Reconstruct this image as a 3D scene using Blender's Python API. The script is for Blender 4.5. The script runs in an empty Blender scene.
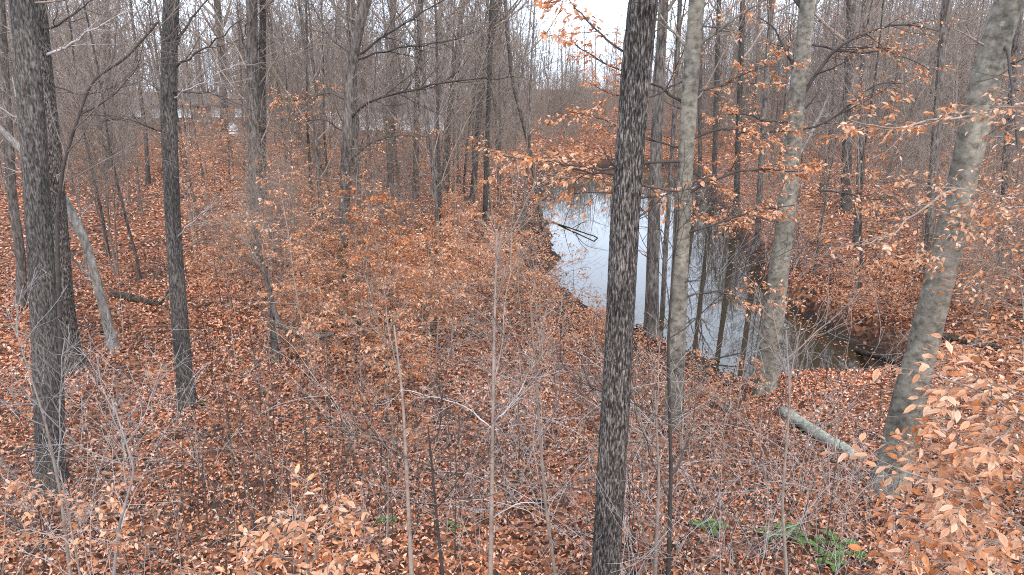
import bpy, math
import numpy as np
from mathutils import Vector

sc = bpy.context.scene
col = sc.collection
R = math.radians

# ------------------------------------------------------------ camera
F = 720.0                      # focal length in pixels of the 1024 px wide frame
CAM = np.array([0.0, 0.0, 6.5])
PITCH = R(15.7)
cd = bpy.data.cameras.new('camera')
cd.sensor_width = 36.0
cd.lens = F / 1024 * 36
cd.clip_start = 0.05
cd.clip_end = 3000
cam = bpy.data.objects.new('camera', cd)
cam.location = CAM
cam.rotation_euler = (R(90) - PITCH, 0, 0)
col.objects.link(cam)
sc.camera = cam

# ------------------------------------------------------------ sky and sun (overcast)
SUN_EL, SUN_ROT = R(48), R(200)
w = bpy.data.worlds.new('World')
sc.world = w
w.use_nodes = True
nt = w.node_tree
nt.nodes.clear()
wo = nt.nodes.new('ShaderNodeOutputWorld')
bg = nt.nodes.new('ShaderNodeBackground')
sky = nt.nodes.new('ShaderNodeTexSky')
sky.sky_type = 'NISHITA'
sky.sun_disc = False
sky.sun_elevation = SUN_EL
sky.sun_rotation = SUN_ROT
sky.air_density = 1.0
sky.dust_density = 3.0
cl = nt.nodes.new('ShaderNodeMix')
cl.data_type = 'RGBA'
cl.inputs[0].default_value = 0.86             # an even cloud layer over the sky
cl.inputs[7].default_value = (8.0, 9.3, 11.2, 1)
nt.links.new(sky.outputs[0], cl.inputs[6])
nt.links.new(cl.outputs[2], bg.inputs[0])
bg.inputs[1].default_value = 0.15
nt.links.new(bg.outputs[0], wo.inputs[0])

sl = bpy.data.lights.new('sun', 'SUN')
sl.energy = 1.5
sl.angle = R(12)
sl.color = (1.0, 0.93, 0.84)
so = bpy.data.objects.new('sun', sl)
so.rotation_euler = (R(90) - SUN_EL, 0, R(25))
so.location = (0, -10, 40)
col.objects.link(so)

sc.view_settings.view_transform = 'Standard'
sc.view_settings.look = 'None'
sc.view_settings.exposure = 1.06
sc.view_settings.gamma = 1.0
sc.view_settings.use_curve_mapping = False
cy = sc.cycles
cy.max_bounces = 4
cy.diffuse_bounces = 3
cy.glossy_bounces = 2
cy.transmission_bounces = 2
cy.transparent_max_bounces = 4
cy.use_denoising = False
cy.pixel_filter_type = 'BLACKMAN_HARRIS'
cy.filter_width = 1.05
cy.sample_clamp_indirect = 4.0

# ------------------------------------------------------------ pixel helpers
def ray(px, py):
    u = (px - 512) / F
    v = (287.5 - py) / F
    c, s = math.cos(PITCH), math.sin(PITCH)
    return np.array([u, c + v * s, -s + v * c])

def PX(px, py, Y):
    d = ray(px, py)
    return CAM + d * (Y / d[1])

def proj(p):
    p = np.asarray(p, float) - CAM
    c, s = math.cos(PITCH), math.sin(PITCH)
    dep = p[..., 1] * c - p[..., 2] * s
    up = p[..., 1] * s + p[..., 2] * c
    return 512 + F * p[..., 0] / dep, 287.5 - F * up / dep, dep

# ------------------------------------------------------------ noise
def vnoise(p, seed=0):
    """smooth value noise, p (...,3) -> 0..1"""
    p = np.asarray(p, float)
    i = np.floor(p).astype(np.int64)
    f = p - i
    f = f * f * (3 - 2 * f)
    out = 0
    for dx in (0, 1):
        for dy in (0, 1):
            for dz in (0, 1):
                n = ((i[..., 0] + dx) * 374761393 + (i[..., 1] + dy) * 668265263 + (i[..., 2] + dz) * 2147483647 + seed * 974711) & 0x7fffffff
                n = ((n ^ (n >> 13)) * 1274126177) & 0x7fffffff
                n = (n ^ (n >> 16)) & 0xffff
                wgt = (f[..., 0] if dx else 1 - f[..., 0]) * (f[..., 1] if dy else 1 - f[..., 1]) * (f[..., 2] if dz else 1 - f[..., 2])
                out = out + wgt * n / 65535.0
    return out

def n2(x, y, s, seed=0):
    x = np.asarray(x, float); y = np.asarray(y, float)
    return vnoise(np.stack([x / s, y / s, np.zeros_like(x) + 0.5], -1), seed)

# ------------------------------------------------------------ terrain
WATER = -1.6
pond_px = [(545, 186), (540, 212), (553, 240), (551, 262), (560, 285), (576, 304), (640, 324), (690, 350), (712, 370), (752, 382),
           (800, 390), (850, 389), (892, 383), (890, 372), (856, 351), (815, 325), (780, 302), (762, 280), (744, 252),
           (731, 222), (716, 200), (700, 180), (690, 168), (660, 165), (600, 167), (560, 172)]
POND = []
for a_, b_ in pond_px:
    d_ = ray(a_, b_)
    t_ = (WATER - CAM[2]) / d_[2]
    POND.append((CAM + d_ * t_)[:2])
POND = np.array(POND)

def pond_dist(x, y):
    """signed distance to the pond outline, negative in the water"""
    x = np.asarray(x, float); y = np.asarray(y, float)
    best = np.full(x.shape, 1e9)
    inside = np.zeros(x.shape, bool)
    n = len(POND)
    for i in range(n):
        ax, ay = POND[i]; bx, by = POND[(i + 1) % n]
        ex, ey = bx - ax, by - ay
        t = np.clip(((x - ax) * ex + (y - ay) * ey) / (ex * ex + ey * ey), 0, 1)
        best = np.minimum(best, np.hypot(x - ax - t * ex, y - ay - t * ey))
        c = (ay > y) != (by > y)
        inside ^= c & (x < ex * (y - ay) / (ey if abs(ey) > 1e-9 else 1e-9) + ax)
    return np.where(inside, -best, best)

def sstep(a, b, t):
    t = np.clip((t - a) / (b - a), 0, 1)
    return t * t * (3 - 2 * t)

def height(x, y):
    x = np.asarray(x, float); y = np.asarray(y, float)
    d = pond_dist(x, y)
    d = d + ((n2(x, y, 1.9, 3) - 0.5) * 1.5 + (n2(x, y, 0.6, 4) - 0.5) * 0.5) * sstep(-3, -0.5, d)
    xc = np.interp(y, [10, 18, 24, 35, 50, 75], [6, 6.6, 6.0, 6.0, 6.3, 8])
    right = sstep(-1.0, 1.5, x - xc)
    left_p = 1.75 * sstep(-0.5, 9, d)
    right_p = 0.85 * sstep(0.0, 0.55, d) + 1.0 * sstep(0.6, 9, d) + 0.03 * np.clip(d - 5, 0, 60)
    z = WATER - np.clip(-d, 0, 2) * 0.3 + left_p * (1 - right) + right_p * right
    land = sstep(0.2, 3.0, d)
    z = z + land * ((n2(x, y, 7, 1) - 0.5) * 0.7 + (n2(x, y, 2.3, 2) - 0.5) * 0.22 + (n2(x, y, 0.8, 5) - 0.5) * 0.07)
    z = z + land * 0.9 * sstep(30, 120, np.hypot(x, y)) * n2(x, y, 30, 9)
    return z

def H1(x, y):
    return float(height(np.array([x]), np.array([y]))[0])

_T = np.concatenate([np.linspace(4, 40, 700), np.linspace(40, 160, 600)[1:]])
def G(px, py):
    d = ray(px, py)
    d = d / np.linalg.norm(d)
    P = CAM + _T[:, None] * d
    g = P[:, 2] - height(P[:, 0], P[:, 1])
    k = np.argmax(g < 0) if (g < 0).any() else len(_T) - 1
    p = P[k].copy()
    p[2] = H1(p[0], p[1])
    return p

# ------------------------------------------------------------ mesh helpers
class MB:
    def __init__(self):
        self.v = []; self.q = []; self.t = []; self.c = []; self.n = 0
    def add(self, v, quads=None, tris=None, c=None):
        v = np.asarray(v, float).reshape(-1, 3)
        if quads is not None and len(quads):
            self.q.append(np.asarray(quads, np.int64) + self.n)
        if tris is not None and len(tris):
            self.t.append(np.asarray(tris, np.int64) + self.n)
        self.v.append(v)
        if c is not None:
            self.c.append(c)
        self.n += len(v)
        return self
    def mesh(self, name, mat, origin=(0, 0, 0), smooth=True):
        V = np.concatenate(self.v) - np.asarray(origin, float)
        q = np.concatenate(self.q) if self.q else np.zeros((0, 4), np.int64)
        t = np.concatenate(self.t) if self.t else np.zeros((0, 3), np.int64)
        me = bpy.data.meshes.new(name)
        me.vertices.add(len(V))
        me.vertices.foreach_set('co', V.astype(np.float32).ravel())
        me.loops.add(q.size + t.size)
        me.loops.foreach_set('vertex_index', np.concatenate([q.ravel(), t.ravel()]).astype(np.int32))
        me.polygons.add(len(q) + len(t))
        st = np.concatenate([np.arange(len(q)) * 4, q.size + np.arange(len(t)) * 3]).astype(np.int32)
        me.polygons.foreach_set('loop_start', st)
        me.polygons.foreach_set('loop_total', np.concatenate([np.full(len(q), 4), np.full(len(t), 3)]).astype(np.int32))
        me.polygons.foreach_set('use_smooth', np.full(len(q) + len(t), smooth))
        if self.c:
            C = np.concatenate(self.c)
            ca = me.color_attributes.new('Col', 'FLOAT_COLOR', 'POINT')
            ca.data.foreach_set('color', np.concatenate([C, np.ones((len(C), 1))], 1).astype(np.float32).ravel())
        me.update(calc_edges=True)
        if mat is not None:
            me.materials.append(mat)
        return me

def obj(name, me, parent=None, loc=(0, 0, 0)):
    o = bpy.data.objects.new(name, me)
    o.location = loc
    col.objects.link(o)
    if parent is not None:
        o.parent = parent
    return o

def tag(o, label=None, cat=None, group=None, kind=None):
    if label: o['label'] = label
    if cat: o['category'] = cat
    if group: o['group'] = group
    if kind: o['kind'] = kind
    return o

def norm(v):
    return v / np.maximum(np.linalg.norm(v, axis=-1, keepdims=True), 1e-9)

def tubes(P, Rr, s=3, cap=False):
    """P (N,m,3), Rr (N,m) -> verts, quads"""
    N, m, _ = P.shape
    T = np.empty_like(P)
    T[:, 1:-1] = P[:, 2:] - P[:, :-2]
    T[:, 0] = P[:, 1] - P[:, 0]
    T[:, -1] = P[:, -1] - P[:, -2]
    T = norm(T)
    ref = np.where(np.abs(T[:, :1, 2:3]) > 0.8, np.array([1.0, 0, 0]), np.array([0, 0, 1.0]))
    U = norm(np.cross(np.broadcast_to(ref, T.shape), T))
    W = np.cross(T, U)
    a = np.arange(s) / s * 2 * np.pi
    V = P[:, :, None] + Rr[:, :, None, None] * (np.cos(a)[:, None] * U[:, :, None] + np.sin(a)[:, None] * W[:, :, None])
    idx = np.arange(N * m * s).reshape(N, m, s)
    A = idx[:, :-1]; B = idx[:, 1:]
    q = np.stack([A, np.roll(A, -1, 2), np.roll(B, -1, 2), B], -1).reshape(-1, 4)
    return V.reshape(-1, 3), q

def grow(P, Rr, k, t0, t1, L, ang, up, jit, m, rr, rng, rmin=0.002, flat=1.0, tip=0.3):
    """side shoots on each parent polyline; L(t, parent_length) -> shoot length"""
    N, n, _ = P.shape
    t = t0 + (t1 - t0) * (np.arange(k) + rng.random((N, k))) / k
    x = np.clip(t * (n - 1), 0, n - 1.001)
    i = x.astype(int); f = (x - i)[..., None]
    r = np.arange(N)[:, None]
    pos = P[r, i] * (1 - f) + P[r, i + 1] * f
    tan = norm(P[r, i + 1] - P[r, i])
    rad = Rr[r, i] * (1 - f[..., 0]) + Rr[r, i + 1] * f[..., 0]
    pl = np.linalg.norm(np.diff(P, axis=1), axis=2).sum(1)[:, None]
    ref = np.where(np.abs(tan[..., 2:3]) > 0.9, np.array([1.0, 0, 0]), np.array([0, 0, 1.0]))
    U = norm(np.cross(ref, tan)); W = np.cross(tan, U)
    ph = np.arange(k)[None] * 2.4 + rng.random((N, 1)) * 6.28 + rng.normal(0, 0.5, (N, k))
    a = ang * (1 + rng.normal(0, 0.18, (N, k)))
    d = np.cos(a)[..., None] * tan + np.sin(a)[..., None] * (np.cos(ph)[..., None] * U + np.sin(ph)[..., None] * W)
    d[..., 2] *= flat
    d = norm(d).reshape(-1, 3)
    ln = (L(t, pl) * (0.65 + 0.7 * rng.random((N, k)))).reshape(-1)
    Q = np.empty((N * k, m, 3))
    Q[:, 0] = pos.reshape(-1, 3)
    st = ln / (m - 1)
    for j in range(1, m):
        Q[:, j] = Q[:, j - 1] + d * st[:, None]
        d = d + rng.normal(0, jit, d.shape)
        d[:, 2] += up
        d = norm(d)
    r0 = np.maximum(np.minimum(rad.reshape(-1) * rr, rad.reshape(-1) * 0.85), rmin)
    S = np.maximum(r0[:, None] * np.linspace(1, tip, m)[None], rmin * 0.8)
    return Q, S

PAL_HANG = np.array([(.60, .31, .175), (.54, .24, .11), (.66, .39, .25), (.46, .175, .065), (.58, .28, .145), (.40, .145, .055), (.70, .46, .33)])
PAL_ORANGE = np.array([(.50, .20, .08), (.44, .15, .05), (.55, .26, .13), (.38, .12, .04)])
PAL_LITTER = np.array([(.46, .15, .06), (.34, .095, .038), (.62, .30, .17), (.19, .066, .034), (.47, .155, .062), (.60, .34, .22), (.05, .024, .017), (.52, .195, .085), (.44, .27, .19), (.27, .085, .038), (.60, .32, .195), (.52, .185, .075), (.05, .027, .019)]) * np.array([1.0, 1.08, 1.22])

def leaf_cols(N, pal, rng, per):
    c = pal[rng.integers(0, len(pal), N)] * (0.8 + 0.4 * rng.random((N, 1)))
    return np.repeat(c, per, 0)

def leaves(mb, pos, d, nrm, ln, rng, pal, wr=0.46, fold=0.18, curl=0.25):
    """folded six-point leaves"""
    N = len(pos)
    d = norm(d); s = norm(np.cross(d, nrm)); nn = np.cross(s, d)
    ln = np.broadcast_to(ln, (N,))[:, None]
    wd = ln * wr * (0.8 + 0.4 * rng.random((N, 1))) * 0.5
    cu = ln * curl * rng.normal(0, 1, (N, 1)) * 0.5
    fo = wd * fold * (0.3 + 1.7 * rng.random((N, 1))) * 2
    b = pos
    tp = pos + d * ln + nn * cu * 1.4
    m1 = pos + d * ln * 0.36 + nn * (cu * 0.2 + fo)
    m2 = pos + d * ln * 0.70 + nn * (cu * 0.7 + fo * 0.8)
    V = np.stack([b, m1 + s * wd, m2 + s * wd * 0.8, tp, m2 - s * wd * 0.8, m1 - s * wd], 1)
    i = np.arange(N)[:, None] * 6
    q = np.concatenate([i + np.array([0, 1, 2, 3]), i + np.array([0, 3, 4, 5])])
    mb.add(V, q, c=leaf_cols(N, pal, rng, 6))

def hang(mb, P, rng, per, ln, pal, droop=0.5, t0=0.25):
    """leaves along twigs"""
    N, m, _ = P.shape
    t = t0 + (1 - t0) * rng.random((N, per))
    x = np.clip(t * (m - 1), 0, m - 1.001); i = x.astype(int); f = (x - i)[..., None]
    r = np.arange(N)[:, None]
    pos = (P[r, i] * (1 - f) + P[r, i + 1] * f).reshape(-1, 3)
    tan = norm(P[r, i + 1] - P[r, i]).reshape(-1, 3)
    side = norm(np.cross(tan, np.array([0, 0, 1.0]))) * rng.choice([-1, 1], (len(pos), 1))
    d = tan * 0.7 + side * (0.4 + 0.6 * rng.random((len(pos), 1))) + rng.normal(0, 0.3, pos.shape)
    d[:, 2] -= droop * rng.random(len(pos)) * 1.6
    nr = rng.normal(0, 0.45, pos.shape) + np.array([0, 0, 1.0])
    leaves(mb, pos, d, nr, ln * (0.65 + 0.6 * rng.random(len(pos))), rng, pal)

# ------------------------------------------------------------ materials
def mat(name):
    m = bpy.data.materials.new(name)
    m.use_nodes = True
    n = m.node_tree.nodes; l = m.node_tree.links
    b = n['Principled BSDF']
    b.inputs['Specular IOR Level'].default_value = 0.12
    b.inputs['Roughness'].default_value = 0.85
    return m, n, l, b

def ramp(n, stops):
    r = n.new('ShaderNodeValToRGB')
    e = r.color_ramp.elements
    e[0].position, e[0].color = stops[0][0], (*stops[0][1], 1)
    e[1].position, e[1].color = stops[-1][0], (*stops[-1][1], 1)
    for p, c in stops[1:-1]:
        x = e.new(p); x.color = (*c, 1)
    return r

def coords(n, l, scale):
    t = n.new('ShaderNodeTexCoord'); mp = n.new('ShaderNodeMapping')
    mp.inputs['Scale'].default_value = scale
    l.new(t.outputs['Object'], mp.inputs[0])
    return mp

def noise(n, l, vec, sc_, det=4, rough=0.6):
    x = n.new('ShaderNodeTexNoise')
    x.inputs['Scale'].default_value = sc_; x.inputs['Detail'].default_value = det; x.inputs['Roughness'].default_value = rough
    l.new(vec.outputs[0], x.inputs['Vector'])
    return x

def mixc(n, l, a, b, fac, mode='MIX'):
    x = n.new('ShaderNodeMix'); x.data_type = 'RGBA'; x.blend_type = mode
    for sock, v in ((0, fac), (6, a), (7, b)):
        if hasattr(v, 'links'):
            l.new(v, x.inputs[sock])
        elif sock == 0:
            x.inputs[0].default_value = v
        else:
            x.inputs[sock].default_value = (*v, 1)
    return x.outputs[2]

def bump(n, l, b, src, strength, dist):
    x = n.new('ShaderNodeBump')
    x.inputs['Strength'].default_value = strength; x.inputs['Distance'].default_value = dist
    l.new(src, x.inputs['Height']); l.new(x.outputs[0], b.inputs['Normal'])

def rand_tint(n, l, colour, lo, hi):
    oi = n.new('ShaderNodeObjectInfo'); mr = n.new('ShaderNodeMapRange')
    mr.inputs[3].default_value = lo; mr.inputs[4].default_value = hi
    l.new(oi.outputs['Random'], mr.inputs[0])
    h = n.new('ShaderNodeHueSaturation')
    l.new(mr.outputs[0], h.inputs['Value']); l.new(colour, h.inputs['Color'])
    return h.outputs[0]

def bark(name, dark, mid, light, sx=22, sz=3.5, lichen=None, lich_amt=0.62, tint=(0.8, 1.25), bs=0.8):
    m, n, l, b = mat(name)
    mp = coords(n, l, (sx, sx, sz))
    nz = noise(n, l, mp, 1.0, 5, 0.65)
    r = ramp(n, [(0.36, dark), (0.5, mid), (0.64, light)])
    l.new(nz.outputs[0], r.inputs[0])
    c = r.outputs[0]
    big = noise(n, l, coords(n, l, (2.2, 2.2, 1.0)), 1.0, 4, 0.6)
    if lichen:
        rr = ramp(n, [(lich_amt - 0.03, (0, 0, 0)), (lich_amt + 0.05, (0.75, 0.75, 0.75))])
        l.new(noise(n, l, coords(n, l, (7, 7, 5)), 1.0, 6, 0.7).outputs[0], rr.inputs[0])
        c = mixc(n, l, c, lichen, rr.outputs[0])
    rb = ramp(n, [(0.3, (0.55, 0.55, 0.56)), (0.7, (1.32, 1.29, 1.22))])
    l.new(big.outputs[0], rb.inputs[0])
    c = mixc(n, l, c, rb.outputs[0], 1.0, 'MULTIPLY')
    c = rand_tint(n, l, c, *tint)
    l.new(c, b.inputs['Base Color'])
    bump(n, l, b, nz.outputs[0], bs, 0.02)
    return m

M = {}
M['oak'] = bark('oak_bark', (.011, .009, .008), (.052, .043, .038), (.23, .205, .188), 64, 12, (.26, .27, .24), 0.70, (1, 1))
M['dark_bark'] = bark('dark_bark', (.022, .019, .017), (.066, .058, .053), (.15, .135, .125), 46, 12, (.26, .27, .25), 0.68, (0.9, 1.1))
M['grey_bark'] = bark('grey_bark', (.04, .033, .029), (.095, .081, .072), (.17, .15, .135), 18, 4, (.24, .24, .21), 0.66, (0.75, 1.35))
M['beech'] = bark('beech_bark', (.085, .074, .06), (.162, .144, .118), (.225, .204, .172), 8, 10, (.32, .33, .29), 0.64, (0.95, 1.05), 0.15)
M['pale_bark'] = bark('pale_bark', (.12, .108, .094), (.20, .183, .165), (.29, .27, .248), 14, 5, None, 0.6, (0.95, 1.05), 0.4)
M['log'] = bark('log_wood', (.12, .125, .10), (.22, .225, .185), (.31, .315, .27), 10, 40, (.34, .355, .30), 0.58, (1, 1), 0.5)
M['rot'] = bark('rotten_wood', (.012, .009, .007), (.035, .026, .02), (.09, .07, .055), 14, 6, (.05, .07, .02), 0.66, (0.9, 1.1), 0.8)

def plain(name, c, tint=(0.75, 1.3), rough=0.85):
    m, n, l, b = mat(name)
    rgb = n.new('ShaderNodeRGB'); rgb.outputs[0].default_value = (*c, 1)
    nz = noise(n, l, coords(n, l, (6, 6, 6)), 1.0, 3, 0.6)
    rb = ramp(n, [(0.3, (0.65, 0.65, 0.65)), (0.7, (1.3, 1.3, 1.3))])
    l.new(nz.outputs[0], rb.inputs[0])
    cc = mixc(n, l, rgb.outputs[0], rb.outputs[0], 1.0, 'MULTIPLY')
    l.new(rand_tint(n, l, cc, *tint), b.inputs['Base Color'])
    b.inputs['Roughness'].default_value = rough
    return m
M['twig'] = plain('twig_bark', (.215, .168, .138))
M['twig_dark'] = plain('dark_twig_bark', (.062, .050, .044))
M['twig_pale'] = plain('pale_twig_bark', (.36, .32, .30), (0.5, 1.25))

def leafmat(name, trans):
    m, n, l, b = mat(name)
    at = n.new('ShaderNodeAttribute'); at.attribute_name = 'Col'
    nz = noise(n, l, coords(n, l, (40, 40, 40)), 1.0, 2, 0.5)
    rb = ramp(n, [(0.3, (0.78, 0.76, 0.74)), (0.7, (1.18, 1.18, 1.18))])
    l.new(nz.outputs[0], rb.inputs[0])
    c = mixc(n, l, at.outputs['Color'], rb.outputs[0], 1.0, 'MULTIPLY')
    l.new(c, b.inputs['Base Color'])
    b.inputs['Roughness'].default_value = 0.6
    b.inputs['Specular IOR Level'].default_value = 0.2
    if trans:
        tr = n.new('ShaderNodeBsdfTranslucent'); mx = n.new('ShaderNodeMixShader')
        mx.inputs[0].default_value = trans
        l.new(c, tr.inputs[0]); l.new(b.outputs[0], mx.inputs[1]); l.new(tr.outputs[0], mx.inputs[2])
        l.new(mx.outputs[0], n['Material Output'].inputs[0])
    return m
M['leaf'] = leafmat('dry_beech_leaf', 0.35)
M['litter'] = leafmat('fallen_leaf', 0.0)

def ground_mat():
    m, n, l, b = mat('leaf_covered_ground')
    mp = coords(n, l, (1, 1, 1))
    vo = n.new('ShaderNodeTexVoronoi'); vo.inputs['Scale'].default_value = 11
    l.new(mp.outputs[0], vo.inputs['Vector'])
    sep = n.new('ShaderNodeSeparateColor'); l.new(vo.outputs['Color'], sep.inputs[0])
    r = ramp(n, [(0.0, (.025, .014, .010)), (0.3, (.07, .028, .016)), (0.6, (.17, .062, .03)), (0.85, (.29, .115, .055)), (1.0, (.40, .19, .11))])
    l.new(sep.outputs[0], r.inputs[0])
    big = noise(n, l, mp, 0.35, 5, 0.6)
    soil = ramp(n, [(0.52, (0, 0, 0)), (0.66, (0.8, 0.8, 0.8))])
    l.new(big.outputs[0], soil.inputs[0])
    c = mixc(n, l, r.outputs[0], (.05, .033, .024), soil.outputs[0])
    # bare wet mud just above the waterline (by height above the water)
    geo = n.new('ShaderNodeNewGeometry'); sx = n.new('ShaderNodeSeparateXYZ')
    l.new(geo.outputs['Position'], sx.inputs[0])
    mr = n.new('ShaderNodeMapRange')
    mr.inputs[1].default_value = WATER + 0.02; mr.inputs[2].default_value = WATER + 0.75
    mr.inputs[3].default_value = 1; mr.inputs[4].default_value = 0
    l.new(sx.outputs[2], mr.inputs[0])
    c = mixc(n, l, c, (.022, .015, .011), mr.outputs[0])
    l.new(c, b.inputs['Base Color'])
    bump(n, l, b, vo.outputs['Distance'], 0.6, 0.05)
    return m
M['ground'] = ground_mat()

def water_mat():
    m, n, l, b = mat('still_water')
    b.inputs['Base Color'].default_value = (.030, .022, .013, 1)
    b.inputs['Roughness'].default_value = 0.02
    b.inputs['IOR'].default_value = 1.4
    b.inputs['Specular IOR Level'].default_value = 0.5
    nz = noise(n, l, coords(n, l, (1.2, 0.8, 1)), 1.0, 3, 0.5)
    bump(n, l, b, nz.outputs[0], 0.06, 0.02)
    return m
M['water'] = water_mat()

# ------------------------------------------------------------ ground and water
rng = np.random.default_rng(7)
def ground():
    u = np.linspace(-1, 1, 260)
    xs = 26 * u + 120 * u ** 3 + 354 * u ** 9
    v = np.linspace(0, 1, 300)
    ys = -12 + 62 * v + 90 * v ** 3 + 560 * v ** 10
    X, Y = np.meshgrid(xs, ys)
    Z = height(X, Y)
    V = np.stack([X, Y, Z], -1).reshape(-1, 3)
    i = np.arange(len(V)).reshape(X.shape)
    q = np.stack([i[:-1, :-1], i[:-1, 1:], i[1:, 1:], i[1:, :-1]], -1).reshape(-1, 4)
    me = MB().add(V, q).mesh('forest_floor', M['ground'])
    o = obj('forest_floor', me)
    tag(o, 'rolling forest floor of brown soil under fallen leaves', 'ground', kind='structure')
    return o
FLOOR = ground()

c0 = POND.mean(0)
big = POND + norm(POND - c0) * 1.2
bmw = MB()
vv = np.concatenate([[[c0[0], c0[1], WATER]], np.c_[big, np.full(len(big), WATER)]])
k = len(big)
bmw.add(vv, tris=[(0, 1 + i, 1 + (i + 1) % k) for i in range(k)])
wme = bmw.mesh('pond_water', M['water'], smooth=False)
wme.flip_normals() if wme.polygons[0].normal.z < 0 else None
tag(obj('pond_water', wme), 'still woodland pond reflecting the pale sky and bare trunks', 'water', kind='structure')

# ------------------------------------------------------------ leaf litter
def scatter(r0, r1, n, a=0.70):
    ang = rng.uniform(-a, a, n)
    r = np.sqrt(rng.uniform(r0 * r0, r1 * r1, n))
    x, y = r * np.sin(ang), r * np.cos(ang)
    keep = pond_dist(x, y) > 0.45 - 2.2 * rng.random(n) ** 5
    bare = n2(x, y, 3.1, 21) * 0.6 + n2(x, y, 0.9, 22) * 0.4
    keep &= rng.random(n) > np.clip((bare - 0.58) * 7, 0, 0.85)
    return x[keep], y[keep]

def litter():
    mb = MB()
    def slope_n(x, y):
        e = 0.15
        nx = (height(x - e, y) - height(x + e, y)) / (2 * e)
        ny = (height(x, y - e) - height(x, y + e)) / (2 * e)
        return norm(np.stack([nx, ny, np.ones_like(nx)], -1))
    for r0, r1, n, ln, tilt in ((5.5, 13, 43000, .068, .55), (13, 20, 48000, .077, .55), (20, 32, 58000, .098, .5)):
        x, y = scatter(r0, r1, n)
        N = len(x)
        sn = slope_n(x, y)
        nr = norm(sn + rng.normal(0, tilt, (N, 3)) * np.where(height(x, y) < WATER, 0.05, 1.0)[:, None])
        d = rng.normal(0, 1, (N, 3)); d = norm(d - nr * (d * nr).sum(1, keepdims=True))
        z = np.maximum(height(x, y) + rng.random(N) * 0.06 + 0.004, WATER + 0.012)
        L = ln * (0.6 + 0.75 * rng.random(N))
        pos = np.stack([x, y, z], -1) - d * L[:, None] * 0.5
        patch = n2(x, y, 2.5, 11)
        pal = PAL_LITTER
        m2 = MB(); leaves(m2, pos, d, nr, L, rng, pal, 0.46, 0.24, 0.45)
        m2.c[0] = m2.c[0] * np.repeat(0.55 + 0.85 * patch, 6)[:, None]
        mb.add(m2.v[0], m2.q[0], c=m2.c[0])
    for r0, r1, n, ln, tilt in ((32, 60, 66000, .14, .38), (60, 120, 42000, .22, .35)):
        x, y = scatter(r0, r1, n)
        N = len(x)
        sn = slope_n(x, y)
        nr = norm(sn + rng.normal(0, tilt, (N, 3)))
        d = rng.normal(0, 1, (N, 3)); d = norm(d - nr * (d * nr).sum(1, keepdims=True))
        s = np.cross(d, nr)
        p = np.stack([x, y, np.maximum(height(x, y), WATER) + rng.random(N) * 0.06 + 0.01], -1)
        L = (ln * (0.6 + 0.75 * rng.random(N)))[:, None]
        V = np.stack([p - d * L * .5, p + s * L * .3, p + d * L * .5, p - s * L * .3], 1)
        q = np.arange(N * 4).reshape(N, 4)
        mb.add(V, q, c=leaf_cols(N, PAL_LITTER, rng, 4) * np.repeat(0.75 + 0.5 * n2(x, y, 4, 11), 4)[:, None])
    o = obj('leaf_litter', mb.mesh('leaf_litter', M['litter'], smooth=False))
    tag(o, 'carpet of rust and tan fallen leaves over the forest floor', 'leaves', kind='stuff')
litter()

def fallen_twigs():
    g = np.random.default_rng(44)
    x, y = [], []
    ang = g.uniform(-.7, .7, 2600); r = np.sqrt(g.uniform(36, 34 ** 2, 2600))
    x = r * np.sin(ang); y = r * np.cos(ang)
    k = pond_dist(x, y) > 0.3
    x, y = x[k], y[k]; N = len(x)
    a = g.uniform(0, 6.28, N); L = g.uniform(.2, .9, N) * (1 + (g.random(N) < .06) * 1.5)
    t = np.linspace(-.5, .5, 5)
    bend = g.normal(0, .12, N)[:, None] * (t ** 2)[None] * 4
    X = x[:, None] + L[:, None] * (np.cos(a)[:, None] * t - np.sin(a)[:, None] * bend)
    Y = y[:, None] + L[:, None] * (np.sin(a)[:, None] * t + np.cos(a)[:, None] * bend)
    Z = height(X, Y) + g.uniform(.03, .09, N)[:, None]
    P = np.stack([X, Y, Z], -1)
    Rr = (g.uniform(.003, .009, N) * (.6 + L * .6))[:, None] * np.linspace(1, .5, 5)
    for key, sl_ in (('twig', slice(0, N, 2)), ('twig_dark', slice(1, N, 2))):
        v, q = tubes(P[sl_], Rr[sl_], 4)
        tag(obj('fallen_twigs', MB().add(v, q).mesh('fallen_twigs', M[key])), 'small ' + ('grey' if key == 'twig' else 'dark') + ' fallen twigs strewn over the leaf litter', 'twigs', kind='stuff')
fallen_twigs()

# ------------------------------------------------------------ foreground trees traced from the photograph
def resample(pts, n):
    pts = np.asarray(pts, float)
    s = np.r_[0, np.cumsum(np.linalg.norm(np.diff(pts, axis=0), axis=1))]
    t = np.linspace(0, s[-1], n)
    q = np.stack([np.interp(t, s, pts[:, i]) for i in range(3)], -1)
    for _ in range(max(1, n // 12)):
        q[1:-1] = 0.25 * q[:-2] + 0.5 * q[1:-1] + 0.25 * q[2:]
    return q

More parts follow.
